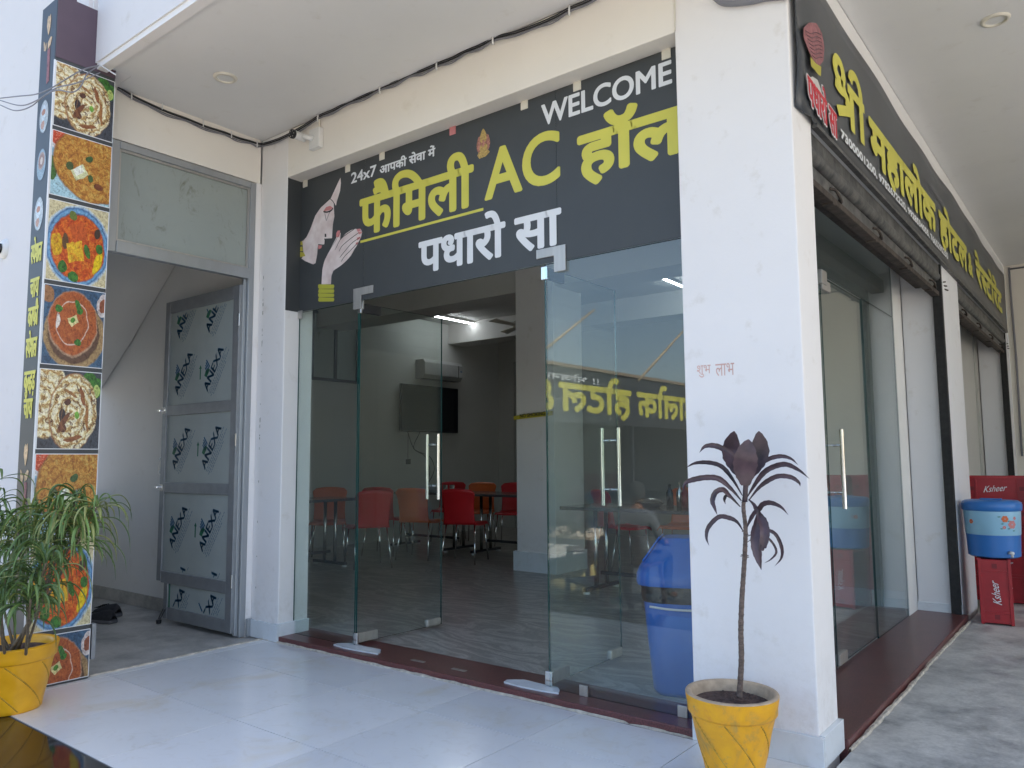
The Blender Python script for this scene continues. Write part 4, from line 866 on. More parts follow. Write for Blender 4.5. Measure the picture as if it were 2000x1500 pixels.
shutter('nearer rolled-up grey roller shutter above the side glass', 3.475, 6.69); shutter('farther rolled-up grey roller shutter beyond the white pillar', 7.44, 10.94)
tag(MB().box(-1.12, -1.05, 7.16, 7.9, .0, 2.45).build('side_door', 'paint_dull'), 'grey closed door panel behind the farther shutter', 'door') if False else None
wf = thing('window_frame', 'grey aluminium window frame behind the far shutter opening', 'window', (-1.28, 7.6, 0))
for y0, y1, z0, z1 in ((7.50, 7.56, .9, 2.45), (8.07, 8.12, .9, 2.45), (7.56, 8.07, 2.40, 2.45), (7.56, 8.07, 1.62, 1.68), (7.56, 8.07, 1.05, 1.11)): child(MB().box(-1.30, -1.24, y0, y1, z0, z1).build('frame_bar', 'aluminium', bevel=.003), wf)
child(MB().box(-1.28, -1.27, 7.56, 8.07, 1.11, 2.40).build('window_pane', 'glass_frosted'), wf)
P = [Vector((-.94, 11.185, 3.52)), Vector((-.94, 11.185, 3.2)), Vector((-.93, 11.18, 2.4)), Vector((-.94, 11.185, 1.2))]
tag(MB().tube(P, .012, 8).tube([Vector((-.94, 11.185, 3.50)), Vector((2.5, 11.185, 3.52))], .010, 8).build('conduit_pipe', 'cable_grey', smooth=True), 'grey conduit along the top of the beige end wall', 'pipe')

# ================================================================== CRATES AND WATER JUG
def crate_mesh(r, L=.45, Wd=.32, H=.205):
    t = .014
    MB().box(0, L, 0, t, 0, H).build('crate_side', 'crate_red', r, bevel=.003); MB().box(0, L, Wd-t, Wd, 0, H).build('crate_side', 'crate_red', r, bevel=.003)
    MB().box(0, t, t, Wd-t, 0, H).build('crate_end', 'crate_red', r, bevel=.003); MB().box(L-t, L, t, Wd-t, 0, H).build('crate_end', 'crate_red', r, bevel=.003)
    MB().box(t, L-t, t, Wd-t, .01, .024).build('crate_base', 'crate_red', r)
    m = MB()
    for z in (.0, H-.022): m.box(-.008, L+.008, -.008, -.0005, z, z+.022).box(-.008, L+.008, Wd+.0005, Wd+.008, z, z+.022).box(-.008, -.0005, -.0005, Wd+.0005, z, z+.022).box(L+.0005, L+.008, -.0005, Wd+.0005, z, z+.022)
    for x in (.07, L-.09): m.box(x, x+.014, -.007, -.0005, .022, H-.022)
    m.build('crate_rib', 'crate_red', r, bevel=.002)
    for hx in (.028, L-.062): MB().box(hx, hx+.034, -.0012, -.0002, H*.42, H*.58).build('hand_hole_shade', 'crate_dark', r)  # flat darker plates paint the shade of holes that are not cut
    o = fit_text('Ksheer', (.14, L-.15), (H*.38, H*.64), fat=.0002, to=lambda s, t_, d: (s+(t_-H*.5)*.35, -.0015-d, t_+(s-L*.5)*.10), mat='print_white', parent=r)
    return r
c0 = crate_mesh(thing('crate', 'red plastic crate standing on end under the blue water jug', 'crate', (0, 0, 0), 0, 'red plastic milk crates'))
GR = 'red plastic milk crates'
c0.rotation_euler = (0, radians(-90), radians(8)); c0.location = (-.50-.0, 6.60, .0)
c0.location = (-.672, 6.64, .006)
k = 0
lab = {(0, 0): 'bottom', (0, 1): 'second', (0, 2): 'third', (0, 3): 'topmost'}
for col_, (x, y) in enumerate(((-1.07, 7.66), (-.58, 7.50))):
    for lv in range(5):
        if col_ == 0 and lv == 9: continue
        dup(c0, (x+random.uniform(-.01, .01), y+random.uniform(-.01, .01), lv*.207), radians(random.uniform(-3, 3)), '%s red crate of the %s stack behind the water jug' % (('bottom', 'second', 'middle', 'fourth', 'topmost')[lv], ('left', 'right')[col_]), GR, rx=(0, 0))
jg = thing('water_jug', 'blue and pale blue insulated water jug with flower print standing on a red crate', 'water jug', (-.785, 6.78, .465), 0)
MB().lathe([(.0, .0), (.150, .0), (.168, .01), (.172, .10), (.175, .165)], 48).build('lower_body', 'jug_blue', jg, smooth=True, auto=50)
MB().lathe([(.1752, .165), (.1775, .17), (.184, .33), (.184, .338)], 48).build('middle_band', 'jug_pale', jg, smooth=True, auto=50)
MB().lathe([(.188, .338), (.194, .345), (.196, .385), (.190, .40), (.17, .412), (0, .416)], 48).build('lid', 'jug_blue', jg, smooth=True, auto=50)
MB().box(-.07, .07, -.03, .03, .414, .424).build('lid_handle', 'jug_blue', jg, bevel=.004)
def jugp(a, z, d=0): rr = .178+(z-.17)*.04+d; return (rr*cos(a), rr*sin(a), z)
m1 = MB(); m2 = MB(); m3 = MB()
for (ac, zc, rr, mm) in ((radians(-58), .285, .020, m1), (radians(-42), .245, .025, m2), (radians(-60), .225, .010, m2), (radians(-35), .29, .010, m2), (radians(-130), .26, .014, m1)):
    for kk in range(6):
        A = kk*pi/3; pc_ = (ac+cos(A)*rr*.7/.18, zc+sin(A)*rr*.7)
        mm.poly([jugp(pc_[0]+rr*.55*cos(q*pi/4)/.18, pc_[1]+rr*.55*sin(q*pi/4), .0012+kk*.0002) for q in range(8)])
for (ac, zc) in ((-70, .30), (-64, .25), (-50, .27), (-50, .215), (-66, .215), (-38, .20)): m3.poly([jugp(radians(ac)+a/.18, zc+b, .0009) for a, b in ((-.012, 0), (0, .004), (.014, .001), (0, -.004))])
m1.build('printed_flower', 'chair_orange', jg); m2.build('printed_flower', 'print_pink', jg); m3.build('printed_foliage', 'print_green', jg)
MB().tube([(.172*cos(-.9), .172*sin(-.9), .045), (.215*cos(-.9), .215*sin(-.9), .045)], .012, 10).tube([(.205*cos(-.9), .205*sin(-.9), .05), (.205*cos(-.9), .205*sin(-.9), .015)], .008, 8).build('tap', 'plastic_white', jg, smooth=True)

# ================================================================== POTS AND PLANTS
def pot(r, R, H, mat, rb=.66, grooves=7, handed=1):
    n = 96
    def wob(a, z): return 1.0
    P = []
    zs = [0, .004, .02]+[.02+(H*.76-.02)*i/26 for i in range(1, 27)]
    for z in zs:
        f = z/(H*.76); rad = R*(rb+(.90-rb)*f) if z > .003 else R*rb*.97
        row = []
        for k in range(n):
            a = 2*pi*k/n; g = 0
            if .03 < z < H*.74:
                ph = (a*handed/(2*pi)*grooves+ f*1.55) % 1.0; dd = min(ph, 1-ph); g = -.0055*math.exp(-(dd/.035)**2)+.003*(abs(ph-.5)*2-.5)
            row.append(((rad+g)*cos(a), (rad+g)*sin(a), z))
        P.append(row)
    mb = MB().grid(P, closed=True); mb.build('pot_body', mat, r, smooth=True)
    for q in range(grooves):
        pts = []
        for i in range(61):
            f = .05+.93*i/60; z = f*H*.76; a = 2*pi*handed*((q-f*1.55) % grooves)/grooves; rad = R*(rb+(.90-rb)*f)-.0022; pts.append((rad*cos(a), rad*sin(a), z))
        MB().tube(pts, .0038, 6).build('groove', 'groove_shade', r, smooth=True)  # dark tubes paint the shade lying in the spiral grooves
    MB().lathe([(R*.885, H*.758), (R*.92, H*.765), (R*.955, H*.79), (R*.96, H*.86), (R*.99, H*.95), (R*1.0, H*.985)], 72).build('pot_band', mat, r, smooth=True)
    MB().lathe([(R*1.0, H*.985), (R*.985, H), (R*.90, H), (R*.86, H*.98), (R*.83, H*.90), (R*.80, H*.80)], 72).build('pot_rim', 'pot_rim' if mat == 'pot_yellow' else mat, r, smooth=True)
    mb = MB(); P = []
    for i in range(9):
        rr = R*.83*i/8; P.append([(rr*cos(2*pi*k/40), rr*sin(2*pi*k/40), H*.88+random.uniform(-.006, .006)*(0 < i < 8)) for k in range(40)])
    mb.grid(P, closed=True); o = mb.build('soil', 'soil', r)
p1 = thing('potted_plant', 'purple-leaved cordyline on a thin bare stem in a faded yellow pot', 'potted plant', (-1.215, 2.885, 0))
pot(p1, .172, .325, 'pot_yellow', rb=.56)
PO = Vector(p1.location)
# cracked clods
mb = MB()
for i in range(60):
    a = random.uniform(0, 2*pi); rr = .135*sqrt(random.random()); s = random.uniform(.008, .022); c = Vector((rr*cos(a), rr*sin(a), .283)); n = 6
    mb.add([c+Vector((s*cos(q*pi/3)*random.uniform(.7, 1.1), s*sin(q*pi/3)*random.uniform(.7, 1.1), random.uniform(.002, .006))) for q in range(n)]+[c+Vector((0, 0, .011))], [(q, (q+1) % n, n) for q in range(n)])
o = mb.build('soil_clods', 'soil', p1); o['kind'] = 'stuff'
DY = 2.885
def wp(u, v, dy=0): q = at(u, v, 1, DY+dy); return q-PO
st = [wp(1444, 1362, .0), wp(1448, 1290), wp(1447, 1230), wp(1449, 1170), wp(1453, 1110), wp(1455, 1075), wp(1456, 1030), wp(1452, 990), wp(1456, 960), wp(1460, 925)]
cur = bez(st, 16); rs = []
for i in range(len(cur)): f = i/len(cur); rs.append((.0105*(1-f)+.0065*f)*(1+.10*((i % 4) == 0)+random.uniform(-.05, .05)))
MB().tube(cur, rs, 10).build('stem', 'stem_grey', p1, smooth=True)
# leaf scars near the crown
mb = MB()
for i in range(14):
    q = cur[random.randint(int(len(cur)*.48), int(len(cur)*.66))]; a = random.uniform(0, 2*pi); mb.bar(q, q+Vector((cos(a)*.016, sin(a)*.016, random.uniform(-.008, .006))), .004, .003)
mb.build('leaf_scar', 'stem_grey', p1)['kind'] = 'stuff'
def strap(pts, wd, twist=0, prof=None, fold=.25, mat='leaf_dark', parent=p1, name='leaf', facing=None):
    cur = bez(pts, 7); n = len(cur); P = []; pv = None
    for i, q in enumerate(cur):
        d = (cur[min(i+1, n-1)]-cur[max(i-1, 0)]).normalized(); f = i/(n-1)
        wf_ = prof(f) if prof else (min(1, .18+2.6*f) if f < .35 else (1 if f < .6 else max(.03, 1-((f-.6)/.4)**1.6)))
        ref = facing if facing is not None else Vector((0, 0, 1)); s = d.cross(ref)
        s = s.normalized() if s.length > .15 else (pv or Vector((1, 0, 0))); 
        if pv and s.dot(pv) < 0: s = -s
        pv = s; s = (Matrix.Rotation(twist*f, 3, d) @ s); nn = s.cross(d).normalized(); wv = wd*wf_*(1+.05*sin(i*1.9))
        P.append([q-s*wv/2+nn*wv*fold*.5, q-s*wv/4+nn*wv*fold*.15, q-nn*wv*fold*.15, q+s*wv/4+nn*wv*fold*.15, q+s*wv/2+nn*wv*fold*.5])
    return MB().grid(P)
VW = Vector((.35, -.93, .12)).normalized()
leaves = [   # traced centre lines, width, sideways depth, how far the blade turns to face the porch
 ([(1456, 930), (1440, 900), (1425, 885), (1400, 872), (1378, 872), (1366, 884)], .027, (0, -.02, -.03, -.05, -.06), .55),
 ([(1450, 968), (1430, 935), (1410, 912), (1385, 904), (1358, 905), (1339, 914)], .022, (0, .02, .04, .06, .09), .8),
 ([(1448, 978), (1428, 955), (1405, 936), (1380, 933), (1352, 938), (1338, 945), (1333, 960)], .027, (0, -.04, -.08, -.11, -.13), .7),
 ([(1446, 990), (1425, 968), (1412, 957), (1398, 962), (1392, 978), (1396, 992), (1401, 1006)], .025, (0, -.05, -.09, -.11, -.11), .6),
 ([(1440, 985), (1428, 972), (1420, 968), (1415, 975), (1417, 985)], .017, (0, .05, .07, .08, .08), .5),
 ([(1452, 1038), (1440, 1020), (1425, 1012), (1404, 1010), (1384, 1030), (1380, 1050), (1385, 1066)], .022, (0, .0, -.02, -.04, -.05), .6),
 ([(1456, 968), (1466, 930), (1480, 912), (1500, 897), (1525, 891), (1545, 896), (1559, 908)], .021, (0, .04, .07, .09, .10), .8),
 ([(1460, 970), (1472, 950), (1490, 925), (1510, 912), (1535, 907), (1560, 918), (1581, 935)], .024, (0, -.03, -.05, -.08, -.10), .8),
 ([(1462, 978), (1480, 955), (1498, 940), (1520, 930), (1545, 932), (1560, 942), (1563, 950)], .022, (0, .0, .0, .02, .03), .8),
 ([(1462, 975), (1472, 985), (1480, 996), (1490, 985), (1505, 982), (1525, 990), (1540, 1006)], .023, (0, -.04, -.06, -.09, -.11), .5),
 ([(1458, 1032), (1468, 1010), (1478, 996), (1484, 992)], .018, (0, -.02, -.03, -.03), .3),
 ([(1476, 990), (1484, 1008), (1492, 1025), (1494, 1045), (1490, 1070), (1493, 1073)], .036, (-.05, -.06, -.08, -.09, -.09), .1),
 ([(1480, 1000), (1478, 1030), (1476, 1055), (1480, 1085), (1487, 1113)], .040, (-.06, -.07, -.09, -.10, -.10), .1),
 ([(1458, 1048), (1480, 1040), (1500, 1036), (1516, 1045), (1527, 1070), (1526, 1090), (1513, 1106)], .017, (0, .03, .05, .07, .09), .6),
 ([(1458, 1060), (1478, 1048), (1498, 1050), (1512, 1065), (1516, 1080), (1505, 1093), (1492, 1100)], .011, (0, .0, .02, .02, .02), .6)]
for pts, wd, dep, tw in leaves:
    n = len(pts); P = []
    for i, (u, v) in enumerate(pts): f = i/(n-1)*(len(dep)-1); a = int(f); b = min(a+1, len(dep)-1); P.append(wp(u, v, dep[a]+(dep[b]-dep[a])*(f-a)))
    m_ = strap(P, wd*(.80 if wd < .03 else .92), .3*tw, facing=VW, fold=.45); m_.build('leaf', 'leaf_dark', p1, smooth=True, fix=False)
def broad(pts, wd, dys, parent=p1):
    P = [wp(u, v, dy) for (u, v), dy in zip(pts, dys)]
    strap(P, wd, 0, prof=lambda f: max(.04, (sin(pi*min(1, f*.90+.10)**1.25)**.62)), facing=VW, fold=.14).build('leaf', 'leaf_dark', parent, smooth=True, fix=False)
broad([(1453, 935), (1438, 905), (1429, 878), (1434, 842)], .078, (0, .01, .02, .0)); broad([(1460, 935), (1475, 905), (1484, 878), (1482, 842)], .074, (0, .03, .04, .03)); broad([(1456, 948), (1455, 920), (1457, 892), (1462, 858)], .088, (-.02, -.03, -.045, -.04))
MB().tube(bez([wp(1455, 980), wp(1456, 955), wp(1457, 935)], 5), [.010]*11, 8).build('crown_base', 'leaf_dark', p1, smooth=True)

p0 = thing('potted_plant', 'bushy green plant with long drooping leaves in a bright yellow pot', 'potted plant', (-4.385, 1.57, 0))
pot(p0, .208, .315, 'pot_clean', rb=.68)
PO0 = Vector(p0.location); VW0 = Vector((.8, -.55, .2)).normalized()
canes = []
def wq(u, v, dy=0): return at(u, v, 1, 1.50+dy)-PO0
crowns = [((118, 1000), -.02, 1.05), ((168, 1012), .03, 1.1), ((35, 1040), -.10, 1.15), ((-25, 1010), -.05, 1.1), ((90, 1100), -.16, 1.15), ((150, 975), .05, .8), ((10, 1130), -.20, 1.1), ((60, 1005), .06, 1.0), ((-70, 1090), -.1, 1.1), ((60, 1170), -.2, .8), ((190, 990), .06, .75), ((-10, 940), .05, .9)]
for ci, ((u, v), dy, sc) in enumerate(crowns):
    top = wq(u, v, dy); base = Vector((random.uniform(-.07, .09), random.uniform(-.08, .08), .27)); base.x += max(-.06, min(.06, top.x*.25))
    mid = (base+top)/2+Vector((random.uniform(-.03, .03), random.uniform(-.03, .03), -.03)); cur = bez([base, mid, top], 8)
    canes.append(MB().tube(cur, [.007-.003*i/len(cur) for i in range(len(cur))], 6).build('cane', 'cane', p0, smooth=True))
    nl = 52
    for k in range(nl):
        f = random.random(); o_ = cur[-1-int(f*len(cur)*.28)]; a = random.uniform(0, 2*pi) ; L = random.uniform(.15, .27)*sc*(1-.25*(k > 43)); el = random.uniform(.1, 1.25) if k < 43 else random.uniform(1.0, 1.5)
        d = Vector((cos(a)*cos(el), sin(a)*cos(el), sin(el))); h = Vector((cos(a), sin(a), 0)); dr = random.uniform(.75, 1.25)
        P = [o_, o_+d*L*.3, o_+d*L*.52+h*L*.10-Vector((0, 0, L*.10*dr)), o_+d*L*.62+h*L*.20-Vector((0, 0, L*.36*dr)), o_+d*L*.64+h*L*.24-Vector((0, 0, L*.68*dr))]
        me_ = strap(P, random.uniform(.009, .0165), random.uniform(-.7, .7), fold=.5)
        mt = 'leaf_green' if random.random() < (.88 if ci not in (0, 1, 5, 10) else .6) else 'leaf_olive'
        me_.build('leaf', mt, p0, smooth=True, fix=False)

# ================================================================== INSIDE THE HALL
FZ = .035
def make_chair(name, label, colr, loc, rz):
    r = thing(name, label, 'chair', loc, rz, 'plastic chairs with steel legs in the hall')
    # seat faces +x; one moulded shell cut into seat and back
    P = []
    for i in range(9):
        f = i/8; x = .22-.42*f; hw = .215-.02*f; z = .455-.018*sin(pi*f)+(-.03 if i == 0 else 0)
        P.append([(x, hw*q, z+.012*abs(q)**3-(.03 if abs(q) > .95 else 0)) for q in (-1, -.93, -.6, -.2, .2, .6, .93, 1)])
    MB().grid(P).build('seat', colr, r, smooth=True, solid=.008)
    P = []
    for i in range(13):
        f = i/12; z = .44+.405*f; x = -.20-.085*f-.035*sin(pi*f)*-.3; hw = .190-.018*sin(pi*min(1, f*1.1))+.022*f
        if f > .86: hw *= 1-((f-.86)/.14)**2*.22
        P.append([(x-.035*(1-q*q)*(.5+.5*f)+.02*(f > .8)*(-(f-.8)), hw*q, z-(.012*q*q if f > .9 else 0)) for q in (-1, -.9, -.6, -.2, .2, .6, .9, 1)])
    MB().grid(P).build('backrest', colr, r, smooth=True, solid=.009)
    for sx, sy in ((1, 1), (1, -1), (-1, 1), (-1, -1)):
        a = (.17*sx if sx > 0 else -.17, .17*sy, .44); b = (.215 if sx > 0 else -.27, .205*sy, .008)
        l = MB().tube([a, b], .0095, 10); l.build('leg', 'chrome', r, smooth=True); 
    return r
CR = 'red plastic chair with its back to the door beside the first table'
ch_specs = [
 ('chair_red', (-6.62, 5.85), 152, 'red plastic chair in front, backrest turned to the glass front'),
 ('chair_orange', (-6.66, 6.72), 112, 'orange plastic chair with its back to the doorway, left of the steel handle'),
 ('chair_red', (-6.00, 6.78), 112, 'bright red plastic chair in the middle of the doorway view'),
 ('chair_red', (-7.30, 6.75), 115, 'dark red plastic chair half hidden behind the foremost red one'),
 ('chair_orange', (-7.45, 5.97), -42, 'orange plastic chair across the first table, facing out'),
 ('chair_red', (-7.58, 5.47), -38, 'dim red plastic chair at the far left seen through the fixed pane'),
 ('chair_orange', (-7.15, 8.35), -62, 'orange plastic chair facing out behind the second table'),
 ('chair_red', (-6.60, 8.42), -62, 'red plastic chair behind the second table next to the inner pillar'),
 ('chair_red', (-7.75, 8.38), -60, 'deep red plastic chair mostly hidden behind the bright red one'),
 ('chair_red', (-4.25, 7.35), 60, 'faded red plastic chair seen through the right pane'),
 ('chair_orange', (-2.58, 5.55), 150, 'orange plastic chair close behind the blue bin'),
 ('chair_orange', (-3.75, 7.75), -80, 'orange plastic chair far behind the serving table'),
]
pro = {}
for cl, (x, y), rz, lb_ in ch_specs:
    if cl not in pro: pro[cl] = make_chair('plastic_chair', lb_, cl, (x, y, FZ), radians(rz))
    else: dup(pro[cl], (x, y, FZ), radians(rz), lb_)
def table(label, x0, x1, y0, y1, h=.75):
    r = thing('dining_table', label, 'table', ((x0+x1)/2, (y0+y1)/2, FZ), 0, 'granite topped dining tables'); a, b = (x1-x0)/2, (y1-y0)/2
    MB().box(-a, a, -b, b, h-.03, h).build('tabletop', 'table_granite', r, bevel=.004)
    lx = a >= b
    for s in (-1, 1):
        c = (s*(a-.22), 0) if lx else (0, s*(b-.22)); n = (0, 1) if lx else (1, 0)
        MB().tube([(c[0]-n[0]*.09, c[1]-n[1]*.09, .05), (c[0]-n[0]*.09, c[1]-n[1]*.09, h-.03)], .020, 12).tube([(c[0]+n[0]*.09, c[1]+n[1]*.09, .05), (c[0]+n[0]*.09, c[1]+n[1]*.09, h-.03)], .020, 12).build('leg', 'steel', r, smooth=True)
        MB().box(c[0]-.02-n[0]*.26, c[0]+.02+n[0]*.26, c[1]-.02-n[1]*.26, c[1]+.02+n[1]*.26, .02, .05).build('foot_bar', 'steel_dark', r, bevel=.004)
        for q in (-1, 1): MB().lathe([(0, 0), (.03, 0), (.028, .012), (.008, .02), (.008, .03)], 14, (c[0]+n[0]*.25*q, c[1]+n[1]*.25*q, 0)).build('foot_pad', 'plastic_white', r, smooth=True)
    if lx: MB().box(-a+.22, a-.22, -.015, .015, .14, .17).build('stretcher', 'steel_dark', r)
    else: MB().box(-.015, .015, -b+.22, b-.22, .14, .17).build('stretcher', 'steel_dark', r)
    return r
table('long dark granite table at the left end of the hall', -7.36, -6.80, 4.20, 5.92); table('dark granite table behind the row of red and orange chairs', -8.05, -6.62, 7.25, 7.95); table('dark granite table next to the inner pillar', -6.60, -5.45, 7.25, 7.95)
table('granite serving table seen through the right pane', -3.95, -2.35, 5.72, 6.38)
TT = FZ+.75
def cup(label, x, y, z, h=.10, r=.033):
    c = thing('steel_tumbler', label, 'tumbler', (x, y, z), 0, 'steel tumblers on the tables'); MB().lathe([(0, .003), (r*.78, .0), (r*.8, .004), (r, h), (r*.95, h), (r*.75, .008), (0, .008)], 20).build('cup_body', 'steel', c, smooth=True); return c
cu = cup('left of three steel tumblers on the table behind the red chair', -6.95, 7.32, TT)
dup(cu, (-6.84, 7.34, TT), 0, 'middle of three steel tumblers on the table behind the red chair'); dup(cu, (-6.74, 7.36, TT), 0, 'right of three steel tumblers on the table behind the red chair')
for k, (x, y) in enumerate(((-2.66, 5.80), (-2.58, 5.83), (-2.50, 5.86))): dup(cu, (x, y, TT), 0, ('left', 'middle', 'right')[k]+' of three steel tumblers above the orange chair by the bin')
tg = thing('covered_dish', 'round dish under crumpled clear wrap on the serving table', 'dish', (-3.22, 6.02, TT)); MB().lathe([(0, 0), (.08, 0), (.12, .03), (.125, .04)], 30).build('dish', 'steel', tg, smooth=True); MB().lathe([(.12, .04), (.10, .06), (.06, .078), (0, .084)], 30, wob=lambda a, z: 1+.07*sin(a*9+z*60)).build('wrap', 'steel', tg, smooth=True)
tb = thing('bottle_set', 'small cluster of dark condiment bottles on the serving table', 'bottles', (-2.95, 6.15, TT))
for k in range(5): MB().lathe([(0, 0), (.03, 0), (.03, .12), (.012, .16), (.012, .19+.02*(k % 2)), (0, .2+.02*(k % 2))], 16, (.07*k-.14, .05*(k % 2), 0)).build('bottle', ('tv_screen', 'steel', 'crate_dark')[k % 3], tb, smooth=True)
# television and air conditioner on the far left wall
tv = thing('television', 'wall mounted black television under the air conditioner', 'television', (-8.6, 8.80, 2.0), 0)
MB().box(.05, .085, -.645, .645, -.365, .365).build('case', 'black_plastic', tv, bevel=.006); MB().box(.0852, .0862, -.63, .63, -.345, .35).build('screen', 'tv_screen', tv); MB().box(.0, .05, -.2, .2, -.15, .15).build('wall_mount', 'steel_dark', tv)
for k in range(2): MB().tube(bez([(.03, -.45+.9*k*.3, -.36), (.02, -.3, -.62), (.012, -.05+.1*k, -.74), (.012, .06+.1*k, -.95), (.012, .0, -1.2)], 6), .006, 6).build('cable', 'cable_black', tv, smooth=True)
MB().tube([(.012, -.42, -.38), (.012, -.42, -.78)], .004, 6).box(.002, .04, -.455, -.385, -.86, -.78).build('hanging_plug', 'black_plastic', tv)
M('ac_grey', (.34, .34, .33), .5)
ac = thing('air_conditioner', 'white split air conditioner high on the hall wall', 'air conditioner', (-8.6, 8.98, 2.62), 0)
MB().slab([(.0, -.44, -.15), (.16, -.44, -.15), (.21, -.44, -.09), (.21, -.44, .10), (.17, -.44, .15), (0, -.44, .15)], (0, .88, 0))  .build('ac_body', 'ac_grey', ac, bevel=.006)
MB().box(.06, .17, -.38, .38, -.158, -.151).build('air_vent', 'black_plastic', ac); MB().box(.2102, .2115, .33, .345, -.1, .1).build('vent_slot', 'black_plastic', ac); MB().box(.2102, .2112, .38, .42, .0, .02).build('label_print', 'print_navy', ac)
hw = thing('high_window', 'frosted high window with dark frame at the left end of the hall', 'window', (-8.6, 6.95, 2.8))
for y in (-.42, -.02, .38): MB().box(.0, .04, y, y+.04, -.50, .42).build('frame_bar', 'steel_dark', hw)
MB().box(.0, .04, -.42, .42, -.50, -.46).box(.0, .04, -.42, .42, .42, .46).build('frame_bar', 'steel_dark', hw); MB().box(.005, .012, -.38, -.02, -.46, .42).build('window_pane', 'glass_frosted', hw); MB().box(.005, .012, .02, .38, -.46, .42).build('window_pane', 'glass_frosted', hw)
# tube lights
def tube(label, a, b, gl=True):
    a = Vector(a); b = Vector(b); r = thing('tube_light', label, 'tube light', (a+b)/2, 0, 'tube lights on the hall ceiling'); c = (a+b)/2
    MB().bar(a-c+Vector((0, 0, .02)), b-c+Vector((0, 0, .02)), .035, .03).build('housing', 'plastic_white', r); MB().tube([a-c, b-c], .014, 12).build('glowing_tube', 'tube_glow' if gl else 'plastic_white', r, smooth=True); return r
tube('bright tube light on the dark ceiling above the television', (-8.05, 8.25, 3.375), (-8.05, 9.40, 3.375)); tube('tube light behind the right pane near the corner pillar', (-4.22, 7.95, 3.375), (-4.25, 9.10, 3.375)); tube('short looking tube light far back on the right', (-3.9, 11.0-1.0, 3.375), (-3.9, 10.5, 3.375))
tag(MB().slab([(-5.118, 6.565, 1.625), (-4.605, 6.565, 1.655), (-4.605, 6.565, 1.70), (-5.118, 6.565, 1.668)], (0, .0015, 0)).build('warning_tape', 'film_tape'), 'yellow tape with NO SMOKING printed across the inner pillar', 'tape')
tp = bpy.data.objects['warning_tape']; fit_text('NO SMOKING', (-5.03, -4.70), (1.644, 1.682), fat=.0018, to=lambda s, t, d: (s, 6.563-d, t+.05*(s+5.03)), mat='print_black', parent=tp)
# ceiling fans
def fan(label, x, y, z=3.42):
    r = thing('ceiling_fan', label, 'ceiling fan', (x, y, z), 0); MB().tube([(0, 0, 0), (0, 0, -.34)], .012, 10).build('down_rod', 'plastic_cream', r, smooth=True); MB().lathe([(0, 0), (.06, 0), (.05, -.06), (.015, -.09), (0, -.09)], 24).build('ceiling_cup', 'plastic_cream', r, smooth=True)
    MB().lathe([(0, -.33), (.07, -.335), (.11, -.36), (.115, -.41), (.08, -.45), (0, -.46)], 32).build('motor_housing', 'plastic_cream', r, smooth=True)
    for k in range(3):
        a = radians(30+120*k); b = MB().slab([(.10*cos(a)-s*.035*sin(a), .10*sin(a)+s*.035*cos(a), -.405+.008*s) for s in (-1, 1)]+[(.60*cos(a)-s*.065*sin(a), .60*sin(a)+s*.065*cos(a), -.405+.012*s) for s in (1, -1)], (0, 0, .004)); b.build('blade', 'plastic_cream', r)
fan('cream ceiling fan half hidden behind the inner pillar', -6.35, 8.3); fan('cream ceiling fan behind the dark sign film', -3.0, 5.0)
# swing-top bin
bn2 = thing('waste_bin', 'blue swing-top bin with black bag behind the glass beside the corner pillar', 'bin', (-1.79, 3.70, FZ), radians(20)); bn2.scale = (.92, .92, .92)
def rr_ring(hx, hy, z, n=40, e=4.0):
    out = []
    for k in range(n):
        a = 2*pi*k/n; c, s = cos(a), sin(a); q = (abs(c)**e+abs(s)**e)**(-1/e); out.append((hx*c*q, hy*s*q, z))
    return out
MB().grid([rr_ring(.0, .0, .002), rr_ring(.155, .125, .002), rr_ring(.175, .145, .03), rr_ring(.20, .165, .30), rr_ring(.218, .18, .52)], closed=True).build('bin_body', 'bin_blue', bn2, smooth=True)
P = [rr_ring(.222, .184, .495), rr_ring(.232, .194, .53), rr_ring(.228, .19, .565), rr_ring(.238, .2, .60)]
P = [[(x*(1+.02*sin(k*1.7+z*40)), y*(1+.02*sin(k*2.3+z*30)), z) for k, (x, y, z) in enumerate(r_)] for r_ in P]
MB().grid(P, closed=True).build('black_bag', 'bin_bag', bn2, smooth=True)
MB().grid([rr_ring(.247, .210, .585), rr_ring(.252, .214, .60), rr_ring(.250, .212, .645), rr_ring(.235, .19, .68), rr_ring(.13, .13, .815), rr_ring(.105, .11, .835), rr_ring(.0, .0, .838)], closed=True).build('bin_lid', 'bin_blue', bn2, smooth=True, auto=35)
MB().slab([(-.205, -.13, .706), (-.205, .13, .706), (-.115, .085, .836), (-.115, -.085, .836)], (-.008, 0, .006)).build('swing_flap', 'bin_blue', bn2, bevel=.004)
MB().tube(bez([(-.17, -.168, .475), (-.06, -.184, .468), (.06, -.184, .468), (.17, -.168, .475)], 5), .006, 8).build('body_handle', 'plastic_white', bn2, smooth=True)

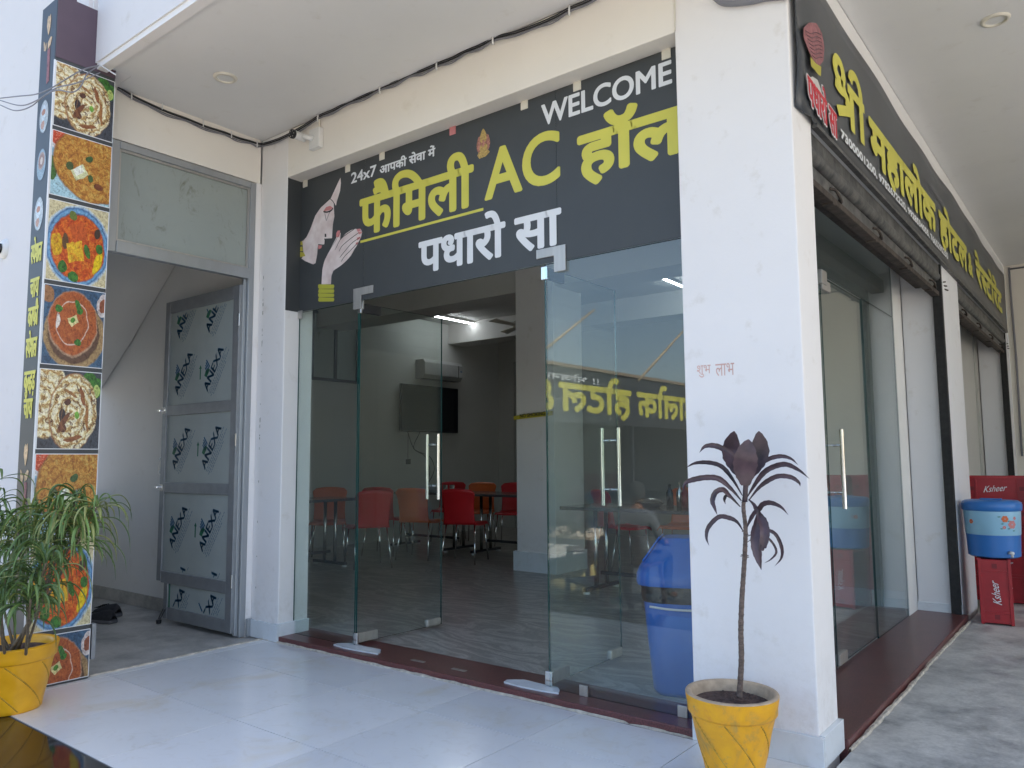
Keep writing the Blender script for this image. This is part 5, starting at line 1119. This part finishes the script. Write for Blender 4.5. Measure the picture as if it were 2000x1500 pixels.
# ================================================================== ACROSS THE YARD (seen only as reflections)
MY = 2*GY
wg = thing('open_shed', 'low open shed across the yard under the big yellow lettered banner', 'building', (-13.5, -14, -.32))
child(MB().box(-19, -18.8, -26, -4, -.32, 4.2).box(-18.8, -12.9, -26.2, -26, -.32, 4.2).build('shed_wall', 'paint_far'), wg)
child(MB().box(-19, -12.62, -26, -4, 3.9, 4.0).build('shed_roof', 'roof_tan'), wg)
for y in (-22, -16.3, -10.2, -4.4): child(MB().box(-12.95, -12.83, y-.06, y+.06, -.32, 3.9).build('post', 'steel_dark'), wg)
b2 = thing('banner', 'big dark banner with yellow hotel name on the shed across the yard', 'banner', (-12.67, -14, 3))
child(MB().box(-12.69, -12.67, -24.0, -5.0, 2.28, 3.86).build('cloth', 'banner_dark'), b2)
def far(s, t, d): return (-12.665+d, s, t)
def ft(src, y0, y1, mat='far_yellow', z=(2.64, 3.42), fat=.055, hl=HL): child(fit_text(src, (y0, y1), z, fat=fat, to=far, mat=mat, hl=hl), b2)
ft((V, F), -23.6, -22.2, z=(2.62, 3.55), fat=.01, hl=(-.02, .96)); ft('महालोक', -21.9, -16.35); ft('होटल', -15.9, -11.75); ft('&', -11.4, -10.6, hl=None); ft(['रे', ('स', .62), 'टोरेंट'], -10.1, -5.6)
ft('!! भोजनालय !!', -13.9, -9.4, 'print_white', (3.50, 3.66), .008)
for k, (a, b) in enumerate((((-12.66, -10.0, 3.7), (-12.4, -13.3, 5.75)), ((-12.66, -16.4, 3.8), (-12.4, -19.4, 5.85)))):
    tag(MB().tube([a, b], [.05, .035], 8).build('bamboo_pole', 'bamboo', smooth=True), ('nearer', 'farther')[k]+' slanting bamboo pole tied above the shed banner', 'pole')
# low tables, patterned chairs, sacks and bushes out on the yard
def yard_chair(label, x, y, rz, first=None):
    if first: return dup(first, (x, y, -.32), radians(rz), label)
    r = thing('patterned_chair', label, 'chair', (x, y, -.32), radians(rz), 'brown patterned plastic chairs in the yard')
    MB().box(-.22, .22, -.22, .22, .42, .45).build('seat', 'chair_brown', r, bevel=.01); MB().slab([(-.22, -.21, .45), (-.22, .21, .45), (-.28, .20, .86), (-.28, -.20, .86)], (-.015, 0, 0)).build('backrest', 'chair_brown', r, bevel=.006)
    m = MB()
    for i in range(8):
        for j in range(7):
            if (i+j) % 2: continue
            yy = -.17+.048*j; zz = .50+.042*i; m.box(-.222-.06*(zz-.45)/.41, -.215-.06*(zz-.45)/.41, yy, yy+.036, zz, zz+.032)
    m.build('lattice_print', 'wicker_print', r)
    for sx in (-1, 1):
        for sy in (-1, 1): MB().bar((.19*sx, .19*sy, .42), (.22*sx, .22*sy, 0), .035, .035).build('leg', 'chair_brown', r)
    return r
yc = yard_chair('brown patterned chair standing by the porch step', -3.75, 1.0-.35, 200); yard_chair('brown patterned chair farther out in the yard', -5.2, -1.4, 140, yc); yard_chair('brown patterned chair beside the yard table', -6.3, -.3, -40, yc)
yt = thing('yard_table', 'low pale board table standing in the yard', 'table', (-5.0, -.55, -.32)); MB().box(-.7, .7, -.45, .45, .70, .73).build('tabletop', 'mesh_board', yt)
for sx in (-1, 1):
    for sy in (-1, 1): MB().box(.62*sx-.02, .62*sx+.02, .38*sy-.02, .38*sy+.02, 0, .70).build('leg', 'steel_dark', yt)
sq = [at(u, v, 2, -.2) for u, v in ((1125, 1150), (1165, 1142))]
for k, (x, y) in enumerate([(q.x, 2*GY-q.y) for q in sq]): tag(MB().grid([rr_ring(.0, .0, 0, 24, 3), rr_ring(.28, .2, .02, 24, 3), rr_ring(.33, .24, .2, 24, 3), rr_ring(.28, .2, .42, 24, 3), rr_ring(0, 0, .47, 24, 3)], closed=True).build('grain_sack', 'sack_yellow', loc=(x, y, -.32), smooth=True), ('left', 'right')[k]+' yellow sack lying near the porch step', 'sack')
def bush(label, x, y, h, n=420):
    r = thing('bush', label, 'bush', (x, y, -.32)); mb = MB()
    for i in range(n):
        a = random.uniform(0, 2*pi); e = random.uniform(-.3, 1.3); rr = h*.42*random.uniform(.5, 1)**.5; c = Vector((rr*cos(a)*cos(e)*.8, rr*sin(a)*cos(e)*.8, h*.55+rr*sin(e)*1.1)); s = random.uniform(.03, .07)
        u_ = Vector((random.gauss(0, 1), random.gauss(0, 1), random.gauss(0, 1))).normalized(); v_ = u_.orthogonal().normalized(); mb.add([c-u_*s, c+v_*s*.4, c+u_*s, c-v_*s*.4], [(0, 1, 2, 3)])
    mb.build('foliage', 'leaf_green', r, fix=False); MB().tube([(0, 0, 0), (0, 0, h*.5)], .03, 8).build('stem', 'cane', r)
bush('green bush beyond the yard table', -6.9, -2.2, 1.5); bush('tall bush at the edge of the yard', -2.0, -9.0, 2.6, 700)
far_w = tag(MB().box(-30, 14, -42.3, -42, -.32, 2.6).build('boundary_wall', 'paint_beige'), 'low beige boundary wall at the far side of the yard', 'wall')

# a seated person out in the yard, back to the building (shows only as a reflection in the right pane)
def person(label, loc, rz):
    r = thing('person', label, 'person', loc, rz)
    J = {'pel': (0, 0, .50), 'bel': (0, -.01, .66), 'che': (0, -.03, .84), 'nec': (0, -.05, 1.00), 'hd0': (0, -.06, 1.06)}
    E = [('pel', 'bel'), ('bel', 'che'), ('che', 'nec'), ('nec', 'hd0')]; R_ = {'pel': .15, 'bel': .135, 'che': .155, 'nec': .06, 'hd0': .055}
    for sx, n in ((-1, 'l'), (1, 'r')):
        for k, p, q in (('sho', (.17*sx, -.03, .92), .07), ('elb', (.25*sx, -.10, .68), .048), ('wri', (.14*sx, -.34, .64), .030), ('hip', (.10*sx, -.05, .47), .095), ('kne', (.14*sx, -.46, .50), .066), ('ank', (.14*sx, -.44, .10), .042), ('toe', (.15*sx, -.60, .045), .035)): J[k+n] = p; R_[k+n] = q
        E += [('che', 'sho'+n), ('sho'+n, 'elb'+n), ('elb'+n, 'wri'+n), ('pel', 'hip'+n), ('hip'+n, 'kne'+n), ('kne'+n, 'ank'+n), ('ank'+n, 'toe'+n)]
    ks = list(J); me = bpy.data.meshes.new('body'); me.from_pydata([J[k] for k in ks], [(ks.index(a), ks.index(b)) for a, b in E], [])
    o = bpy.data.objects.new('body', me); COL.objects.link(o); md = o.modifiers.new('skin', 'SKIN'); sk_ = me.skin_vertices if me.skin_vertices else None
    if not me.skin_vertices:
        bm = bmesh.new(); bm.from_mesh(me); bm.verts.layers.skin.verify(); bm.to_mesh(me); bm.free()
    for i, k in enumerate(ks): d = me.skin_vertices[0].data[i]; d.radius = (R_[k], R_[k]*(.72 if k in ('pel', 'bel', 'che') else 1)); d.use_root = (k == 'pel')
    ss = o.modifiers.new('subdivision', 'SUBSURF'); ss.levels = ss.render_levels = 2
    bpy.context.view_layer.update(); ev = bpy.data.meshes.new_from_object(o.evaluated_get(bpy.context.evaluated_depsgraph_get())); o.modifiers.clear(); o.data = ev
    for m_ in ('shirt_grey', 'trousers_dark', 'skin_brown'): ev.materials.append(MATS[m_])
    for p in ev.polygons:
        c = p.center; p.use_smooth = True
        p.material_index = 2 if c.z > 1.0 or (c.y < -.30 and c.z > .58) or c.z < .09 else (1 if c.z < .56 else 0)
    o.parent = r
    P = []
    for i in range(13):
        t_ = pi*i/12; rr = sin(t_); z = 1.155+.118*cos(t_); P.append([((.078*(1-.18*max(0, -cos(t_))))*rr*cos(a), -.07+.096*rr*sin(a)-(.016 if (i == 7 and k == 18) else 0), z) for k, a in enumerate([2*pi*q/24 for q in range(24)])])
    hd = MB().grid(P, closed=True)
    for sx in (-1, 1): hd.lathe([(0, 0), (.018, .01), (.020, .04), (0, .055)], 10, (.078*sx, -.06, 1.125), sx=.5)
    hd.build('head', 'skin_brown', r, smooth=True)
    hr = MB(); P = []
    for i in range(8):
        t_ = pi*.62*i/7; rr = sin(t_); z = 1.160+.124*cos(t_); P.append([(.086*rr*cos(a), -.062+.103*rr*sin(a)*(1 if sin(a) > -.2 else .86), z+(.05 if sin(a) < -.3 else 0)*(i/7)) for a in [2*pi*q/24 for q in range(24)]])
    hr.grid(P, closed=True).build('hair', 'black_matte', r, smooth=True)
    for sx in (-1, 1):
        h = MB(); w_ = Vector((.14*sx, -.34, .64)); d = Vector((-.1*sx, -.9, -.25)).normalized(); s_ = Vector((1, 0, 0))
        h.tube([w_, w_+d*.05, w_+d*.09], [.026, .040, .036], 10)
        for k, L in enumerate((.060, .072, .076, .068)): b0 = w_+d*.085+s_*(-.027+.018*k); h.tube([b0, b0+d*L*.5, b0+d*L*.85+Vector((0, 0, -.02))], [.0095, .009, .007], 7)
        b0 = w_+d*.03-s_*.03*sx; h.tube([b0, b0+d*.03-s_*.022*sx, b0+d*.055-s_*.028*sx], [.012, .011, .008], 7); h.build('hand', 'skin_brown', r, smooth=True)
    return r
M('shirt_grey', (.12, .13, .15), .85, var=.2, bmp=.4, bscale=9); M('trousers_dark', (.03, .03, .04), .85); M('skin_brown', (.22, .11, .07), .55)
q = at(1240, 1050, 1, 7.25)
person('person in a grey shirt sitting on a chair with the back to the glass', (q.x, 2*GY-7.25, -.32), 0)
dup(yc, (q.x, 2*GY-7.25+.02, -.32), radians(-90), 'brown patterned chair under the person in the grey shirt')
